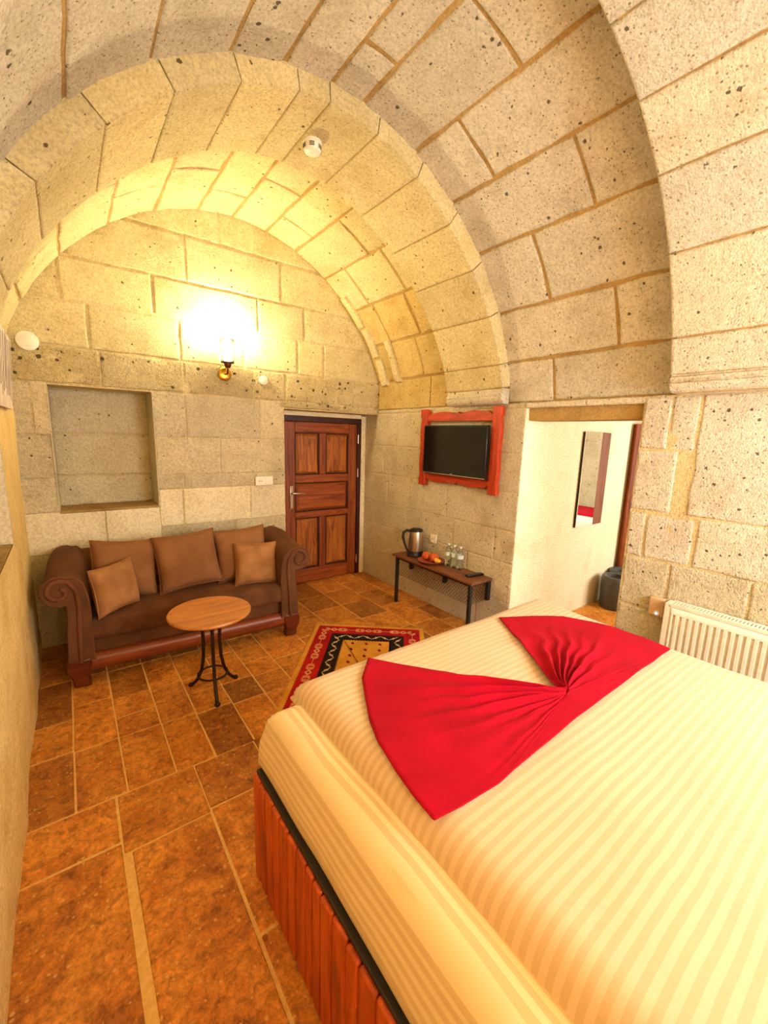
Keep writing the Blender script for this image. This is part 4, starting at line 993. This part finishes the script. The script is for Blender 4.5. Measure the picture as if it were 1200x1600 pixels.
# smoke detector on the rib soffit
sd = thing('smoke_detector', 'white round smoke detector with dark slots on the vault', 'detector', (1.262, 2.44, CZ+r_b(PI/2)-0.001), rot=(PI, 0, 0))
build('base', MB().lathe([(0, -0.004), (0.052, -0.004), (0.054, 0.012), (0, 0.012)], 36), M['white'], sd, smooth=40)
hs = build('head', MB().lathe([(0.048, 0.012), (0.052, 0.022), (0.050, 0.045), (0.040, 0.056), (0.022, 0.060), (0, 0.060)], 36), M['white'], sd, smooth=60)
for k in range(6):
    for z in (0.026, 0.034, 0.042):
        a = 2*PI*k/6
        pts = [(0.0515*math.cos(a+t), 0.0515*math.sin(a+t), z) for t in (-0.28, -0.14, 0, 0.14, 0.28)]
        build('slot', MB().tube(pts, 0.0026, 4), M['slot'], hs)

# wall lamp: brass plate, arm, cup, ring of glass rods and bulb
def wall_lamp(label, loc, rz, power, col):
    w = thing('wall_lamp', label, 'lamp', loc, rz, 'wall lamps with glass shades')
    bp = build('back_plate', MB().lathe([(0, -0.002), (0.055, -0.002), (0.056, -0.010), (0.048, -0.016), (0.02, -0.020), (0, -0.020)], 36, (0, 0, 0), 'y'), M['brass'], w, smooth=40)
    build('arm', MB().tube([(0, -0.015, 0), (0, -0.045, -0.004), (0, -0.085, -0.002), (0, -0.10, 0.02), (0, -0.10, 0.045)], 0.007, 10), M['bronze'], w, smooth=60)
    build('cup', MB().lathe([(0, 0.04), (0.016, 0.04), (0.026, 0.055), (0.030, 0.078), (0.052, 0.080), (0.055, 0.086), (0, 0.086)], 28, (0, -0.10, 0)), M['bronze'], w, smooth=40)
    sh = build('glass_shade', MB().lathe([(0.053, 0.086), (0.058, 0.12), (0.060, 0.20), (0.062, 0.27)], 32, (0, -0.10, 0), cap=False), M['shade'], w, smooth=60, solid=0.003)
    for k in range(16):
        a = 2*PI*k/16; c, s_ = 0.0625*math.cos(a), 0.0625*math.sin(a)
        build('glass_rod', MB().tube([(c*0.88, -0.10+s_*0.88, 0.088), (c, -0.10+s_, 0.13), (c, -0.10+s_, 0.16)], 0.0035, 5), M['shade'], w, smooth=60)
    bu = build('bulb', MB().lathe([(0.012, 0.086), (0.014, 0.11), (0.030, 0.15), (0.036, 0.18), (0.030, 0.21), (0.014, 0.226), (0, 0.229)], 20, (0, -0.10, 0)), M['bulb'], w, smooth=60)
    l = bpy.data.lights.new('lamp_light', 'POINT'); l.energy = power; l.color = col; l.shadow_soft_size = 0.045
    lo = bpy.data.objects.new('lamp_light', l); COL.objects.link(lo); lo.parent = w; lo.location = (0, -0.10, 0.30)
    return w
wall_lamp('brass wall lamp with lit glass shade on the end wall', (1.143, YB-0.008, 2.137), 0, 50, (1.0, 0.83, 0.47))
wall_lamp('brass wall lamp with lit glass shade in the corner behind the bed', (0.30, NEAR_Y+0.006, 1.35), PI, 34, (1.0, 0.64, 0.27))
wall_lamp('added brass wall lamp with lit glass shade close beside the window', (1.10, NEAR_Y+0.006, 1.45), PI, 32, (1.0, 0.64, 0.27))  # second lamp on this wall, added to brighten the left wall

# painting on the left wall, leaning out at the top
pb, pt_ = Vector((-0.240, 0, 1.745)), Vector((-0.212, 0, 2.150)); upv = (pt_-pb); nrm = Vector((upv.z, 0, -upv.x)).normalized()
def pp(y, h, d): 
    q = pb+upv*h+nrm*d; return (q.x, y, q.z)
pic = thing('painting', 'canvas painting of dark streaks on pale ground hanging on the left wall', 'painting', (0, 0, 0))
def slab(y0, y1, h0, h1, d0, d1):
    return MB().add([pp(y, h, d) for d in (d0, d1) for (y, h) in ((y0, h0), (y1, h0), (y1, h1), (y0, h1))], [(0,1,2,3),(4,7,6,5),(0,4,5,1),(1,5,6,2),(2,6,7,3),(3,7,4,0)])
build('canvas', slab(2.76, 3.44, 0, 1, -0.018, 0.0), M['canvas'], pic, bevel=0.002)
for i in range(9):
    y0 = 2.80+i*0.07+random.uniform(-0.01, 0.01); w = random.uniform(0.006, 0.022)
    build('brush_streak', slab(y0, y0+w, 0.12+random.uniform(0, .2), 1.0-random.uniform(0, .1), 0.0, 0.0008), M['canvas_dark'], pic)

# ------------------------------------------------------------------ next room: mirror, bins, bed
mi = thing('mirror', 'tall wall mirror with a painted brown door reflection in the next room', 'mirror', (3.96, SYW, 1.3))
build('backing', MB().box(-0.235, 0.235, -0.022, -0.002, -0.435, 0.445), M['slot'], mi, bevel=0.002)
build('glass', MB().box(-0.235, 0.07, -0.027, -0.022, -0.435, 0.445), M['mirror'], mi)
build('door_reflection', MB().box(0.07, 0.235, -0.028, -0.022, -0.435, 0.445), M['reflected_door_wood'], mi, bevel=0.001)  # brown strip painted as the open door's reflection in the glass
bin_ = None
for k, (bx_, by_, lab) in enumerate(((4.33, 1.80, 'round dark grey plastic bin standing in front of another bin'), (4.60, 1.855, 'round dark grey plastic bin half hidden behind another bin'))):
    o = thing('waste_bin', lab, 'bin', (bx_, by_, 0.0), 0, 'grey bins in the next room')
    build('bucket', MB().lathe([(0, 0.0), (0.115, 0.0), (0.128, 0.02), (0.132, 0.30), (0.128, 0.325), (0.118, 0.335)], 36, cap=False), M['grey_bin'], o, smooth=50)
    build('lid', MB().lathe([(0.118, 0.335), (0.105, 0.337), (0.080, 0.330), (0.078, 0.30), (0.0, 0.298)], 36, cap=False), M['grey_bin'], o, smooth=40)
    build('inner', MB().lathe([(0.0, 0.301), (0.076, 0.301)], 28, cap=False), M['slot'], o)
nb = thing('next_room_bed', 'white bed with a red cloth seen only in the mirror', 'bed', (6.6, 0.45, 0))
build('bed_base', MB().box(-0.6, 0.6, -0.75, 0.75, 0, 0.3), M['bed_wood'], nb, bevel=0.01)
build('mattress', softbox(-0.62, 0.62, -0.77, 0.77, 0.3, 0.55, 0.06, 0.004, 8, 8, seed=4), M['white'], nb, smooth=70)
rc = build('red_cloth', softbox(-0.5, 0.2, -0.5, 0.6, 0.0, 0.04, 0.018, 0.004, 8, 8, seed=5), M['towel'], None, smooth=70, loc=(6.7, 0.45, 0.556))
tag(rc, 'folded red cloth on the white bed of the next room', 'cloth')
